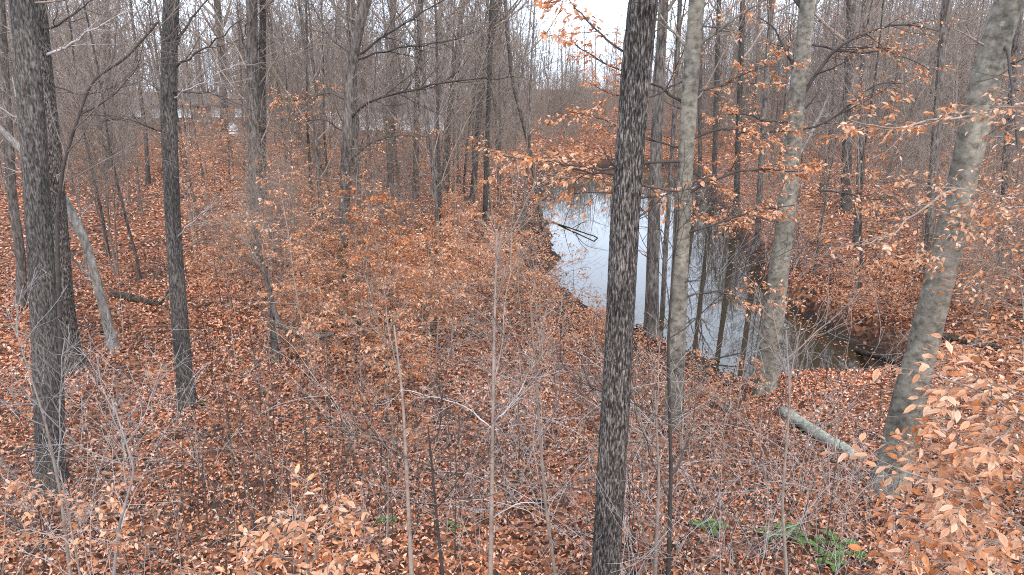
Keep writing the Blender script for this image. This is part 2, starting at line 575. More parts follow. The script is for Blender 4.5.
def trunk_mesh(name, line, rad, base, m, sides, relief, seed, flare=0.45, ridge=None):
    """a trunk with lobed root flare and bark relief"""
    n = len(line)
    T = norm(np.gradient(line, axis=0))
    U = norm(np.cross(np.array([0, 1.0, 0]), T)); W = np.cross(T, U)
    a = np.arange(sides) / sides * 2 * np.pi
    zz = line[:, 2] - base[2]
    A, Zz = np.meshgrid(a, zz)
    rr = rad[:, None] * np.ones_like(A)
    lob = 0.55 + 0.45 * np.cos(A * 4 + seed) + 0.25 * np.cos(A * 7 + 2 * seed)
    rr = rr * (1 + flare * np.exp(-np.clip(Zz, 0, None) / 0.36) * lob)
    pc = np.stack([np.cos(A) * rr, np.sin(A) * rr, Zz], -1)
    low = vnoise(pc * np.array([3.0, 3.0, 1.2]), seed) - 0.5
    rr = rr * (1 + 0.13 * low)
    if ridge:
        q = pc * np.array([ridge, ridge, ridge * 0.2])
        q = q + 1.5 * (vnoise(pc * 9, seed + 5)[..., None] - 0.5)
        n1 = vnoise(q, seed + 1); n3 = vnoise(q * 2.1, seed + 2)
        rd = 1 - np.abs(2 * (0.7 * n1 + 0.3 * n3) - 1)
        rr = rr + relief * (rd - 0.6) * 2
    V = line[:, None] + rr[..., None] * (np.cos(A)[..., None] * U[:, None] + np.sin(A)[..., None] * W[:, None])
    i = np.arange(n * sides).reshape(n, sides)
    q = np.stack([i[:-1], np.roll(i[:-1], -1, 1), np.roll(i[1:], -1, 1), i[1:]], -1).reshape(-1, 4)
    return MB().add(V, q).mesh(name, m, base)

BASES = []
def traced_tree(name, label, cat, px, w0, mkey, limbs=(), height_m=16, twigs='twig', leafy=0, pal=PAL_HANG, seed=1,
                sides=14, relief=0.0, ridge=None, flare=0.6, ring=0.12, leaf=0.085, crown_k=16, base=None, taper=0.45, low_twigs=10,
                depth_lean=0.0, dense=1.0, top_px=True, group=None, w1=None):
    g = np.random.default_rng(seed)
    if base is None:
        base = G(*px[0])
    Y = base[1]
    slant = np.linalg.norm(base - CAM)
    pts = [base + np.array([0, 0, -0.15])]
    for k, p in enumerate(px[1:]):
        q = PX(p[0], p[1], Y + depth_lean * (k + 1) / len(px))
        pts.append(q)
    last = pts[-1]; dr = norm(pts[-1] - pts[-2])
    nat = len(pts)
    ztop = base[2] + height_m
    while pts[-1][2] < ztop - 1.0 and top_px:
        dr = norm(dr + np.array([g.normal(0, .06), g.normal(0, .06), 0.12]))
        pts.append(pts[-1] + dr * 1.5)
    total = np.linalg.norm(np.diff(pts, axis=0), axis=1).sum()
    line = resample(pts, max(10, int(total / ring)))
    if w1 is None:
        w1 = w0 * (0.92 if top_px else taper)
    tt = np.linspace(0, 1, len(line))
    zt = last[2] if top_px else pts[-1][2]
    fr = np.clip((line[:, 2] - base[2]) / max(zt - base[2], 0.1), 0, 1)
    rad = (w0 + (w1 - w0) * fr) / 2 / F * proj(line)[2]
    rtop = w1 / 2 / F * proj(last)[2]
    ab = line[:, 2] > zt
    if ab.any():
        rad = np.where(ab, rtop * (1 - 0.75 * (line[:, 2] - zt) / max(line[-1, 2] - zt, 0.1)), rad)
    BASES.append((base, rad[0], w0))
    root = bpy.data.objects.new(name, None)
    root.empty_display_size = 0.2
    root.location = base
    col.objects.link(root)
    tag(root, label, cat, group)
    obj('trunk', trunk_mesh('trunk', line, rad, base, M[mkey], sides, relief, seed, flare, ridge), root)
    lp_all = []
    tw = MB()
    nl = 0
    # traced limbs, each its own part
    for lm in limbs:
        lpx, wpx = lm[0], lm[1]
        dy = lm[2] if len(lm) > 2 else 0.0
        lmat = lm[3] if len(lm) > 3 else twigs
        lf = lm[4] if len(lm) > 4 else leafy
        q0 = np.array([PX(a, b, Y + dy * i / max(1, len(lpx) - 1)) for i, (a, b) in enumerate(lpx)])
        kk = np.argmin(np.linalg.norm(line - q0[0], axis=1))
        q0[0] = line[kk]
        P = resample(q0, 12)
        P[1:-1] += g.normal(0, 0.012, (10, 3)) * np.linalg.norm(P[-1] - P[0]) * 0.6
        rl = 0.6 * wpx / 2 / F * proj(base)[2]
        Rr = np.linspace(rl, max(rl * (0.65 if wpx >= 7 else 0.3), 0.003), 12)
        P = P[None]; Rr = Rr[None]
        ln = float(np.linalg.norm(np.diff(P[0], axis=0), axis=1).sum())
        mb = MB(); mb.add(*tubes(P, Rr, 6))
        k1 = int(np.clip(ln * 4 * dense, 5, 22))
        P1, R1 = grow(P, Rr, k1, 0.2, 1.0, lambda t, L: np.minimum(0.33 * L * (1.15 - t) + 0.25, 1.3) , 0.8, 0.03, 0.12, 6, 0.5, g, 0.0028, 0.6)
        mb.add(*tubes(P1, R1, 4))
        P2, R2 = grow(P1, R1, 5, 0.15, 1.0, lambda t, L: 0.4 * L * (1.1 - t) + 0.1, 0.75, 0.0, 0.12, 4, 0.6, g, 0.002, 0.6)
        mb.add(*tubes(P2, R2, 3))
        br = obj('branch', mb.mesh('branch', M[lmat], base), root)
        if lf:
            lb = MB()
            hang(lb, P2, g, max(1, int(lf * 2.5)), leaf, pal)
            hang(lb, P1, g, max(1, int(lf * 5)), leaf, pal)
            tag(obj('leaves', lb.mesh('leaves', M['leaf'], base, False), br), kind='stuff')
    # upper crown and small side twigs
    if crown_k:
        P = line[None]; Rr = rad[None]
        P1, R1 = grow(P, Rr, crown_k, 0.5, 1.0, lambda t, L: L * 0.34 * (1.25 - t) + 0.5, 0.8, 0.10, 0.10, 8, 0.42, g, 0.008)
        P2, R2 = grow(P1, R1, 6, 0.2, 1.0, lambda t, L: L * 0.4 * (1.15 - t) + 0.3, 0.7, 0.07, 0.13, 6, 0.5, g, 0.005)
        P3, R3 = grow(P2, R2, 5, 0.2, 1.0, lambda t, L: L * 0.42 * (1.15 - t) + 0.15, 0.7, 0.04, 0.14, 4, 0.55, g, 0.0035)
        mb = MB(); mb.add(*tubes(P1, R1, 6)); mb.add(*tubes(P2, R2, 4)); mb.add(*tubes(P3, R3, 3))
        obj('crown', mb.mesh('crown', M[twigs], base), root)
    if low_twigs:
        P1, R1 = grow(line[None], rad[None], low_twigs, 0.06, 0.55, lambda t, L: 0.5 + 0.5 * t, 1.25, 0.05, 0.15, 6, 0.12, g, 0.003)
        P2, R2 = grow(P1, R1, 5, 0.2, 1, lambda t, L: L * 0.4, 0.7, 0.02, 0.15, 4, 0.6, g, 0.0022)
        mb = MB(); mb.add(*tubes(P1, R1, 4)); mb.add(*tubes(P2, R2, 3))
        t_ = tag(obj('twigs', mb.mesh('twigs', M[twigs], base), root), kind='stuff')
        if leafy:
            lb = MB(); hang(lb, P2, g, 2, leaf, pal)
            tag(obj('leaves', lb.mesh('leaves', M['leaf'], base, False), t_), kind='stuff')
    return root

# the oak in the middle of the picture
traced_tree('oak_tree', 'dark rough-barked oak trunk rising nearest the camera, in front of the pond', 'tree',
            [(599, 628), (606, 560), (614, 430), (621, 300), (626, 200), (634, 100), (643, 0)], 27, 'oak',
            [([(636, 60), (612, 45), (585, 20), (565, -5)], 4, 0.5, 'twig_dark', 2),
             ([(638, 60), (652, 35), (657, 5), (656, -30)], 4, -0.3, 'twig_dark', 0),
             ([(627, 182), (652, 186), (672, 192), (692, 189)], 5, 0.4, 'twig_dark', 1),
             ([(622, 180), (600, 172), (570, 170), (540, 150)], 4, 0.8, 'twig_dark', 2)],
            18, 'twig_dark', 0, seed=3, sides=76, relief=0.0115, ridge=30, ring=0.032, low_twigs=8, w1=28, flare=0.2)
# smooth beech right of the oak
traced_tree('beech_tree', 'slim smooth grey beech just right of the rough oak, rust leaves on its low branches', 'tree',
            [(673, 428), (677, 330), (682, 220), (688, 120), (692, 60), (697, 0)], 18, 'beech',
            [([(692, 57), (680, 38), (664, 22), (650, -8)], 6, 0.3, 'beech', 0),
             ([(693, 52), (706, 40), (735, 18), (772, -4)], 6, -0.4, 'beech', 1),
             ([(689, 110), (668, 88), (640, 78), (600, 62), (570, 40)], 5, 0.8, 'twig_dark', 3),
             ([(686, 160), (650, 160), (600, 172), (540, 160), (488, 150)], 5, -1.2, 'twig_dark', 3),
             ([(686, 150), (640, 138), (600, 118), (572, 112)], 4, 0.6, 'twig_dark', 4),
             ([(684, 190), (640, 200), (590, 190), (550, 200)], 4, -0.8, 'twig_dark', 2),
             ([(684, 195), (715, 178), (755, 168), (800, 172)], 5, -1.0, 'twig_dark', 4),
             ([(687, 140), (720, 128), (760, 135), (790, 130)], 4, 0.5, 'twig_dark', 3),
             ([(682, 235), (715, 225), (755, 208), (795, 205)], 4, -0.8, 'twig_dark', 3),
             ([(690, 92), (720, 88), (750, 70), (780, 66)], 3.5, 0.8, 'twig_dark', 3),
             ([(679, 300), (715, 290), (750, 302), (780, 290)], 3.5, -0.6, 'twig_dark', 2),
             ([(690, 75), (650, 98), (610, 96), (590, 80)], 3.5, 0.5, 'twig_dark', 3)],
            19, 'twig_dark', 0, seed=5, sides=24, low_twigs=6, w1=15.5, flare=0.25, leaf=0.08)
traced_tree('maple_tree', 'brown trunk half hidden between the oak and the slim beech at the water edge', 'tree',
            [(651, 338), (653, 260), (655, 180), (659, 80), (664, 0)], 14, 'grey_bark',
            [([(654, 205), (640, 190), (622, 180), (605, 184)], 3, 0.3, 'twig', 2)], 18, seed=8, low_twigs=6, w1=10)
traced_tree('maple_tree', 'thin brown stem standing in the gap beside the slim beech, over the water', 'tree',
            [(662, 322), (666, 240), (671, 170), (676, 90), (680, 0)], 5, 'grey_bark', [], 14, seed=9, low_twigs=6)
traced_tree('beech_tree', 'smooth leaning beech at the near end of the pond, base touching the muddy shore', 'tree',
            [(764, 394), (769, 350), (778, 280), (787, 210), (795, 120), (803, 50), (808, 0)], 22, 'beech',
            [([(797, 105), (815, 74), (838, 46), (870, 30), (900, 21), (938, 31)], 6, -1.0, 'twig_dark', 1),
             ([(795, 130), (835, 118), (880, 80), (905, 84)], 4, 0.5, 'twig_dark', 1),
             ([(790, 165), (806, 145), (818, 118), (832, 88)], 6, 0.6, 'pale_bark', 0),
             ([(800, 75), (785, 50), (775, 28), (760, 18)], 5, 0.3, 'twig_dark', 1),
             ([(788, 200), (830, 190), (870, 200), (905, 195)], 4, -0.8, 'twig_dark', 3),
             ([(785, 225), (750, 215), (715, 222), (700, 215)], 4, -0.6, 'twig_dark', 3),
             ([(795, 120), (770, 122), (740, 112), (715, 118)], 4, -0.4, 'twig_dark', 3),
             ([(803, 45), (850, 52), (890, 50), (930, 70)], 4, -0.4, 'twig_dark', 2)],
            19, 'twig_dark', 0, seed=11, sides=24, low_twigs=6, w1=14, flare=0.3, leaf=0.08)
traced_tree('beech_tree', 'stout pale grey beech trunk leaning right at the right of the picture', 'tree',
            [(886, 492), (901, 430), (927, 330), (948, 245), (967, 160), (985, 80), (1008, 0)], 30, 'beech',
            [([(960, 190), (925, 205), (890, 235), (862, 245)], 4, -1.5, 'twig', 1),
             ([(968, 160), (985, 118), (1008, 90), (1030, 70)], 5, -0.5, 'twig_pale', 1),
             ([(995, 35), (1010, 60), (1012, 100), (1018, 150)], 6, -1.0, 'twig_dark', 0),
             ([(965, 120), (930, 118), (890, 130), (850, 120)], 4, -1.0, 'twig', 2)],
            20, 'twig', 0, seed=13, sides=36, low_twigs=8, ring=0.08, w1=26, flare=0.5)
traced_tree('oak_tree', 'thick dark grey trunk at the left edge, in front of its twin', 'tree',
            [(51, 490), (47, 400), (41, 260), (33, 130), (22, 0)], 24, 'dark_bark',
            [([(35, 115), (15, 118), (-10, 100)], 4, 0.4, 'twig', 0)], 19, seed=15, sides=60, relief=0.006, ridge=38, ring=0.035, low_twigs=8, taper=0.6)
traced_tree('oak_tree', 'dark lichen-spotted trunk close behind the thick trunk at the left edge', 'tree',
            [(70, 372), (62, 290), (54, 190), (46, 110), (39, 45), (36, 0)], 20, 'oak',
            [([(46, 60), (70, 44), (95, 28), (132, 10)], 4.5, -0.6, 'twig_pale', 0),
             ([(44, 30), (62, 24), (80, 8), (100, -6)], 4, -0.4, 'twig_dark', 0),
             ([(49, 80), (75, 95), (110, 90), (150, 60)], 3, 0.6, 'twig_dark', 0)],
            19, seed=17, sides=48, relief=0.006, ridge=36, ring=0.04, low_twigs=8, taper=0.7)
traced_tree('beech_tree', 'pale smooth trunk leaning left across behind the thick left trunk', 'tree',
            [(115, 352), (103, 305), (87, 245), (66, 200), (36, 165), (4, 132), (-30, 105)], 9.5, 'pale_bark',
            [([(92, 282), (76, 264), (64, 240), (57, 225)], 5, -0.5, 'pale_bark', 0),
             ([(85, 240), (70, 225), (60, 200), (56, 175)], 5, 0.4, 'pale_bark', 0)], 9, 'twig_pale', seed=19, crown_k=6, low_twigs=4, w1=6)
traced_tree('maple_tree', 'straight dark trunk left of centre with upswept dark limbs', 'tree',
            [(188, 408), (182, 350), (174, 240), (169, 140), (169, 60), (171, 0)], 16, 'dark_bark',
            [([(170, 62), (180, 35), (194, 15), (212, -6)], 5, 0.3, 'twig_dark', 0),
             ([(169, 70), (190, 58), (216, 40), (245, 18)], 3.5, -0.5, 'twig_dark', 0),
             ([(169, 93), (196, 91), (226, 97), (258, 112)], 3.5, -0.8, 'twig_dark', 0),
             ([(168, 96), (156, 82), (150, 72)], 5, 0, 'pale_bark', 0),
             ([(169, 100), (200, 84), (222, 70), (246, 64)], 2.5, -1.0, 'twig_pale', 0),
             ([(169, 135), (150, 128), (125, 118), (98, 122)], 3, -0.6, 'twig_dark', 0),
             ([(173, 240), (192, 222), (215, 205), (225, 195)], 2.5, -0.8, 'twig_pale', 0)],
            18, 'twig', seed=21, sides=20, low_twigs=8, taper=0.65)
traced_tree('sapling', 'crooked thin dark sapling arching right beside the twin left trunks', 'sapling',
            [(62, 432), (60, 330), (57, 220), (63, 165), (78, 118), (92, 78), (125, 60), (158, 22)], 5, 'twig_dark',
            [([(80, 115), (108, 100), (140, 66), (146, 35)], 3, 0.2, 'twig_dark', 0),
             ([(85, 120), (110, 115), (140, 122), (160, 132)], 2.5, 0.2, 'twig_dark', 0)], 4, 'twig', seed=23, crown_k=14, low_twigs=10, sides=7, flare=0.1, taper=0.5, top_px=False)
traced_tree('maple_tree', 'grey trunk above the leafy slope, second dark stem close at its right', 'tree',
            [(259, 256), (255, 190), (253, 120), (252, 50), (252, 0)], 12, 'grey_bark',
            [([(252, 60), (243, 45), (240, 20), (232, -5)], 3, 0, 'twig_dark', 0), ([(253, 55), (262, 45), (244, 35), (248, 10)], 3, 0, 'rot', 0)], 18, seed=25)
traced_tree('maple_tree', 'slimmer dark stem pressed against the right side of the grey trunk', 'tree',
            [(266, 246), (263, 170), (262, 90), (263, 0)], 7, 'dark_bark', [], 17, seed=26)
traced_tree('maple_tree', 'many-limbed grey tree fanning out at the top left of centre', 'tree',
            [(341, 302), (344, 220), (347, 140), (350, 80), (356, 40), (368, -5)], 11, 'grey_bark',
            [([(349, 122), (372, 100), (410, 87), (460, 81), (514, 76)], 4.5, -1.0, 'twig_dark', 0),
             ([(351, 58), (332, 40), (318, 15), (306, -8)], 3.5, 0.5, 'twig_dark', 0),
             ([(353, 55), (385, 35), (425, 12), (450, -5)], 4, -0.8, 'twig_dark', 0),
             ([(351, 62), (395, 48), (440, 44), (480, 30)], 3.5, 0.5, 'twig_dark', 0),
             ([(354, 46), (350, 22), (352, -5)], 6, 0.3, 'grey_bark', 0),
             ([(347, 135), (325, 118), (300, 122), (285, 105)], 3, -0.5, 'twig_dark', 1),
             ([(348, 100), (330, 92), (310, 100), (280, 100)], 3, 0.5, 'twig_dark', 2),
             ([(346, 165), (370, 142), (400, 135), (430, 136)], 3.5, -0.5, 'twig_dark', 1)],
            17, 'twig', seed=27)
traced_tree('maple_tree', 'short-looking blackish trunk just behind the many-limbed tree', 'tree',
            [(357, 184), (355, 120), (352, 60), (350, 0)], 8.5, 'dark_bark', [], 18, seed=29)

small = [
    ([(736, 214), (739, 120), (743, 0)], 6, 'dark_bark', 'dark slim trunk on the far right pond bank, reflected in the water'),
    ([(714, 192), (716, 100), (719, 0)], 5, 'dark_bark', 'thinner dark trunk farther along the right pond bank'),
    ([(757, 246), (763, 130), (772, 0)], 6, 'grey_bark', 'slim grey trunk on the right pond bank, left of the leaning shore beech'),
    ([(700, 176), (700, 90), (702, 0)], 4, 'grey_bark', 'thin grey trunk at the far right corner of the pond'),
    ([(415, 198), (417, 100), (421, 0)], 6, 'grey_bark', 'slender straight grey trunk right of the many-limbed tree'),
    ([(443, 190), (450, 110), (463, 0)], 6, 'dark_bark', 'slender dark trunk leaning right, second right of the many-limbed tree'),
    ([(433, 196), (437, 110), (441, 0)], 4.5, 'pale_bark', 'thin whitish trunk between two slender dark trunks'),
    ([(472, 205), (480, 100), (498, 0)], 6, 'dark_bark', 'slender dark trunk leaning right near the left pond shore'),
    ([(484, 240), (487, 150), (490, 60), (492, 0)], 5, 'dark_bark', 'thin dark trunk nearest the left pond shore'),
    ([(926, 305), (931, 200), (938, 100), (946, 0)], 8, 'grey_bark', 'slim grey trunk just left of the stout leaning beech'),
    ([(857, 246), (861, 150), (864, 60), (866, 0)], 7, 'grey_bark', 'slim grey trunk on the right bank, a little nearer than the darker trunk beside it'),
    ([(845, 212), (848, 120), (851, 0)], 10, 'dark_bark', 'dark trunk standing on the right bank above the pond'),
    ([(225, 152), (223, 70), (217, 0)], 8, 'dark_bark', 'dark trunk in front of the pale parked car'),
    ([(109, 168), (109, 90), (105, 0)], 7, 'dark_bark', 'dark trunk in the background between the left trunks'),
    ([(20, 308), (22, 262), (12, 200), (6, 100), (0, 0)], 9, 'grey_bark', 'grey trunk at the far left edge behind the thick trunk'),
    ([(1000, 268), (1004, 180), (1012, 90), (1020, 0)], 7, 'grey_bark', 'slim grey trunk right of the stout leaning beech'),
    ([(390, 200), (391, 120), (393, 0)], 6, 'grey_bark', 'grey trunk in front of the long white house'),
    ([(545, 236), (530, 150), (512, 80), (505, 0)], 4, 'grey_bark', 'thin grey tree leaning over the left pond edge'),
]
for i, (px, wd, mk, lab) in enumerate(small):
    traced_tree('maple_tree', lab, 'tree', px, wd, mk, [], 17, 'twig', seed=60 + i, sides=10, crown_k=14, low_twigs=14, ring=0.3)

# thin saplings of the foreground
fore = [
    ([(490, 604), (492, 480), (494, 340), (497, 235)], 5, 'twig', 'tallest slim grey sapling at the lower centre with pale side twigs', 'twig', 0),
    ([(413, 606), (408, 500), (403, 400), (394, 325)], 5, 'twig', 'slim grey-brown sapling at bottom centre, left one of a pair', 'twig', 0),
    ([(446, 604), (437, 520), (428, 425)], 4, 'twig_dark', 'short slim dark sapling at bottom centre, right one of a pair', 'twig_dark', 0),
    ([(668, 606), (671, 470), (668, 340), (677, 210)], 5, 'twig_dark', 'dark upright sapling just right of the rough oak', 'twig_dark', 0),
    ([(654, 604), (659, 480), (655, 390)], 5, 'twig', 'grey sapling close beside the dark sapling at the oak', 'twig', 0),
    ([(74, 612), (61, 496), (45, 420), (22, 350)], 4, 'twig', 'grey forked shrub stem at the bottom left corner', 'twig_pale', 0),
    ([(108, 610), (118, 530), (135, 470), (112, 400)], 4, 'twig_pale', 'pale crooked sapling at the bottom left', 'twig_pale', 0),
    ([(560, 600), (545, 500), (536, 380), (530, 300)], 4, 'twig', 'slim grey sapling left of the oak', 'twig', 0),
    ([(790, 606), (782, 500), (790, 400), (786, 330)], 4, 'twig', 'slim grey sapling at lower right near the green ferns', 'twig', 0),
    ([(277, 366), (273, 330), (272, 300), (262, 262), (254, 225)], 8, 'grey_bark', 'bent grey sapling with a low limb curving right along the ground', 'twig', 0),
]
for i, (px, wd, mk, lab, tk, lf) in enumerate(fore):
    lim = []
    if i == 9:
        lim = [([(273, 306), (280, 327), (300, 334), (318, 337), (335, 334)], 9, -0.5, 'grey_bark', 0)]
    if i == 3:
        lim = [([(670, 480), (690, 440), (697, 400), (694, 375)], 3, 0.2, 'twig_dark', 0), ([(670, 500), (650, 455), (638, 420), (632, 385)], 3, 0.2, 'twig_dark', 0)]
    if i == 0:
        lim = [([(492, 430), (462, 405), (430, 395), (400, 390)], 2.5, -0.2, 'twig_pale', 0), ([(493, 420), (512, 405), (520, 390), (535, 360)], 2.5, -0.2, 'twig_pale', 0),
               ([(492, 520), (520, 500), (545, 505), (570, 480)], 2.5, 0.2, 'twig_pale', 0)]
    traced_tree('sapling', lab, 'sapling', px, wd, mk, lim, 3.0, tk, lf, seed=90 + i, sides=8, crown_k=4, low_twigs=7, ring=0.08, flare=0.1, taper=0.35, top_px=False)

def drifts():
    """leaves blown up against the trunk bases"""
    g = np.random.default_rng(77); mb = MB()
    for b, r, w0 in BASES:
        if w0 < 8: continue
        N = 160
        a = g.uniform(0, 6.28, N); rr = r * 1.15 + np.abs(g.normal(0, .16, N))
        x, y = b[0] + np.cos(a) * rr, b[1] + np.sin(a) * rr
        z = height(x, y) + 0.02 + np.clip(.16 - (rr - r) * .45, 0, 1) * g.random(N)
        nr = norm(np.stack([np.cos(a) * .5, np.sin(a) * .5, np.ones(N)], -1) + g.normal(0, .5, (N, 3)))
        d = g.normal(0, 1, (N, 3)); d = norm(d - nr * (d * nr).sum(1, keepdims=True))
        leaves(mb, np.stack([x, y, z], -1), d, nr, .075 * (.6 + .75 * g.random(N)), g, PAL_LITTER, .46, .24, .45)
    tag(obj('leaf_drifts', mb.mesh('leaf_drifts', M['litter'], smooth=False)), 'fallen leaves heaped against the trunk bases', 'leaves', kind='stuff')
drifts()

# ------------------------------------------------------------ trees of the wood behind, built once per kind and copied
def part_mesh(P_R_s, m, name):
    mb = MB()
    for P, Rr, s in P_R_s:
        mb.add(*tubes(P, Rr, s))
    return mb.mesh(name, m)

def stem(hh, r0, g, n=14, wob=0.035, lean=0.05, tip=0.22):
    d = norm(np.array([g.normal(0, lean), g.normal(0, lean), 1.0]))
    P = [np.array([0, 0, -0.15])]
    for _ in range(n - 1):
        P.append(P[-1] + d * (hh + 0.15) / (n - 1))
        d = norm(d + np.array([g.normal(0, wob), g.normal(0, wob), 0.03]))
    Rr = r0 * np.linspace(1, tip, n)
    Rr[0] *= 1.35
    return np.array(P)[None], Rr[None]

def proto_hardwood(seed, hh, r0, mk, k1=26):
    k1 = int(k1 * 0.75)
    g = np.random.default_rng(seed)
    P, Rr = stem(hh, r0, g)
    P1, R1 = grow(P, Rr, k1, 0.16, 0.99, lambda t, L: L * 0.30 * (1.12 - t) + 0.5, 0.72, 0.10, 0.10, 7, 0.38, g, 0.010)
    P2, R2 = grow(P1, R1, 6, 0.15, 1.0, lambda t, L: L * 0.42 * (1.15 - t) + 0.3, 0.7, 0.08, 0.13, 5, 0.5, g, 0.008)
    P3, R3 = grow(P2, R2, 6, 0.1, 1.0, lambda t, L: L * 0.5 * (1.15 - t) + 0.25, 0.65, 0.05, 0.14, 3, 0.6, g, 0.0072)
    tm = part_mesh([(P, Rr, 10)], M[mk], 'trunk')
    cm = part_mesh([(P1, R1, 5), (P2, R2, 3), (P3, R3, 3)], M['twig'], 'crown')
    return [('trunk', tm, None), ('crown', cm, None)]

def proto_understory(seed, hh, r0, stems=1, mk='twig'):
    g = np.random.default_rng(seed)
    A = [stem(hh * g.uniform(0.75, 1.05), r0 * g.uniform(0.7, 1), g, 12, 0.06, 0.05 + 0.12 * (stems > 1)) for _ in range(stems)]
    P = np.concatenate([a[0] for a in A]); Rr = np.concatenate([a[1] for a in A])
    P1, R1 = grow(P, Rr, 22, 0.25, 0.99, lambda t, L: L * 0.27 * (1.15 - t) + 0.4, 0.75, 0.07, 0.11, 6, 0.4, g, 0.007)
    P2, R2 = grow(P1, R1, 5, 0.1, 1.0, lambda t, L: L * 0.45 * (1.15 - t) + 0.2, 0.7, 0.05, 0.13, 4, 0.55, g, 0.005)
    P3, R3 = grow(P2, R2, 3, 0.2, 1.0, lambda t, L: L * 0.5 + 0.1, 0.65, 0.03, 0.13, 3, 0.6, g, 0.0048)
    return [('trunk', part_mesh([(P, Rr, 6)], M[mk], 'trunk'), None),
            ('crown', part_mesh([(P1, R1, 4), (P2, R2, 3), (P3, R3, 3)], M['twig'], 'crown'), None)]

def proto_beech(seed, hh, r0, pal, per=6, leaf=0.085, k1=20):
    g = np.random.default_rng(seed)
    P, Rr = stem(hh, r0, g, 10, 0.06, 0.05)
    P1, R1 = grow(P, Rr, k1, 0.12, 0.98, lambda t, L: L * 0.36 * (1.15 - t) + 0.25, 1.15, 0.0, 0.10, 6, 0.45, g, 0.004, 0.45)
    P2, R2 = grow(P1, R1, 6, 0.2, 1.0, lambda t, L: L * 0.38 * (1.1 - t) + 0.1, 0.75, -0.01, 0.12, 4, 0.55, g, 0.003, 0.5)
    lb = MB()
    hang(lb, P2, g, per, leaf, pal); hang(lb, P1, g, per, leaf, pal, t0=0.4)
    return [('trunk', part_mesh([(P, Rr, 6)], M['twig'], 'trunk'), None),
            ('crown', part_mesh([(P1, R1, 4), (P2, R2, 3)], M['twig'], 'crown'), None),
            ('leaves', lb.mesh('leaves', M['leaf'], smooth=False), 'stuff')]

def proto_whip(seed, hh, r0, mk, side):
    g = np.random.default_rng(seed)
    P, Rr = stem(hh, r0, g, 9, 0.05, 0.08)
    P1, R1 = grow(P, Rr, side, 0.3, 0.98, lambda t, L: L * 0.22 + 0.1, 0.8, 0.03, 0.14, 5, 0.55, g, 0.0028)
    P2, R2 = grow(P1, R1, 3, 0.2, 1, lambda t, L: L * 0.4, 0.7, 0.0, 0.15, 3, 0.6, g, 0.0022)
    return [('stem', part_mesh([(P, Rr, 6)], M[mk], 'stem'), None),
            ('twigs', part_mesh([(P1, R1, 4), (P2, R2, 3)], M['twig'] if mk != 'twig_dark' else M['twig_dark'], 'twigs'), 'stuff')]

def proto_brush(seed, hh, n, mk):
    g = np.random.default_rng(seed)
    a = g.uniform(0, 6.28, n); o = g.uniform(0.25, 0.9, n)
    d = norm(np.stack([np.cos(a) * o, np.sin(a) * o, np.ones(n)], -1))
    P = np.empty((n, 10, 3)); P[:, 0] = np.stack([np.cos(a), np.sin(a), np.zeros(n) - 1], -1) * 0.08
    ln = hh * g.uniform(0.8, 1.9, n)
    for j in range(1, 10):
        P[:, j] = P[:, j - 1] + d * (ln / 9)[:, None]
        d = d + g.normal(0, 0.09, d.shape); d[:, 2] -= 0.10; d = norm(d)
    P[:, :, 2] = np.maximum(P[:, :, 2], -0.1)
    Rr = 0.0072 * np.linspace(1, 0.4, 10)[None].repeat(n, 0)
    P1, R1 = grow(P, Rr, 6, 0.2, 1, lambda t, L: L * 0.34 + 0.1, 0.75, 0.02, 0.2, 6, 0.65, g, 0.0028)
    P2, R2 = grow(P1, R1, 2, 0.2, 1, lambda t, L: L * 0.4 + 0.05, 0.8, 0.0, 0.2, 4, 0.65, g, 0.0024)
    return [('stems', part_mesh([(P, Rr, 5)], M[mk], 'stems'), 'stuff'), ('twigs', part_mesh([(P1, R1, 4), (P2, R2, 3)], M[mk], 'twigs'), 'stuff')]

def place(proto, name, loc, rz, s, label, cat, group):
    root = bpy.data.objects.new(name, None)
    root.empty_display_size = 0.2
    root.location = loc; root.rotation_euler = (0, 0, rz); root.scale = (s, s, s)
    col.objects.link(root)
    tag(root, label, cat, group)
    par = {}
    for pn, me, kind in proto:
        o = bpy.data.objects.new(pn, me)
        col.objects.link(o)
        o.parent = par['crown'] if pn == 'leaves' else root
        par[pn] = o
        if kind: o['kind'] = kind
    return root

ZONES = [(45, 'at the left edge'), (115, 'beside the twin left trunks'), (185, 'left of the straight dark trunk'), (260, 'right of the straight dark trunk'),
         (340, 'left of the many-limbed tree'), (420, 'right of the many-limbed tree'), (500, 'just left of the pond'), (600, 'left of the rough oak'),
         (690, 'behind the rough oak'), (780, 'right of the slim beech'), (860, 'right of the shore beech'), (950, 'left of the stout beech'), (9999, 'right of the stout beech')]
DEPTHS = [(11, 'in the foreground'), (17, 'close by'), (28, 'midway'), (50, 'farther back'), (80, 'in the background'), (999, 'in the far background')]
def region(x, y):
    px = 512 + F * x / y
    r = math.hypot(x, y)
    return next(b for a, b in DEPTHS if r < a) + ', ' + next(b for a, b in ZONES if px < a)

PONDPX = np.array(pond_px, float)
def in_poly(px, py):
    c = False
    n = len(PONDPX)
    for i in range(n):
        ax, ay = PONDPX[i]; bx, by = PONDPX[(i + 1) % n]
        if (ay > py) != (by > py) and px < (bx - ax) * (py - ay) / (by - ay) + ax:
            c = not c
    return c

def blocks_pond(x, y, hh, half=0.0):
    z = H1(x, y)
    for t in np.linspace(0, 1, 9):
        a, b, _ = proj((x, y, z + hh * t))
        for o in (-half, 0, half):
            if in_poly(a + o, b): return True
    return False

taken = []
def free(x, y, gap):
    for a, b in taken:
        if (a - x) ** 2 + (b - y) ** 2 < gap * gap: return False
    return True

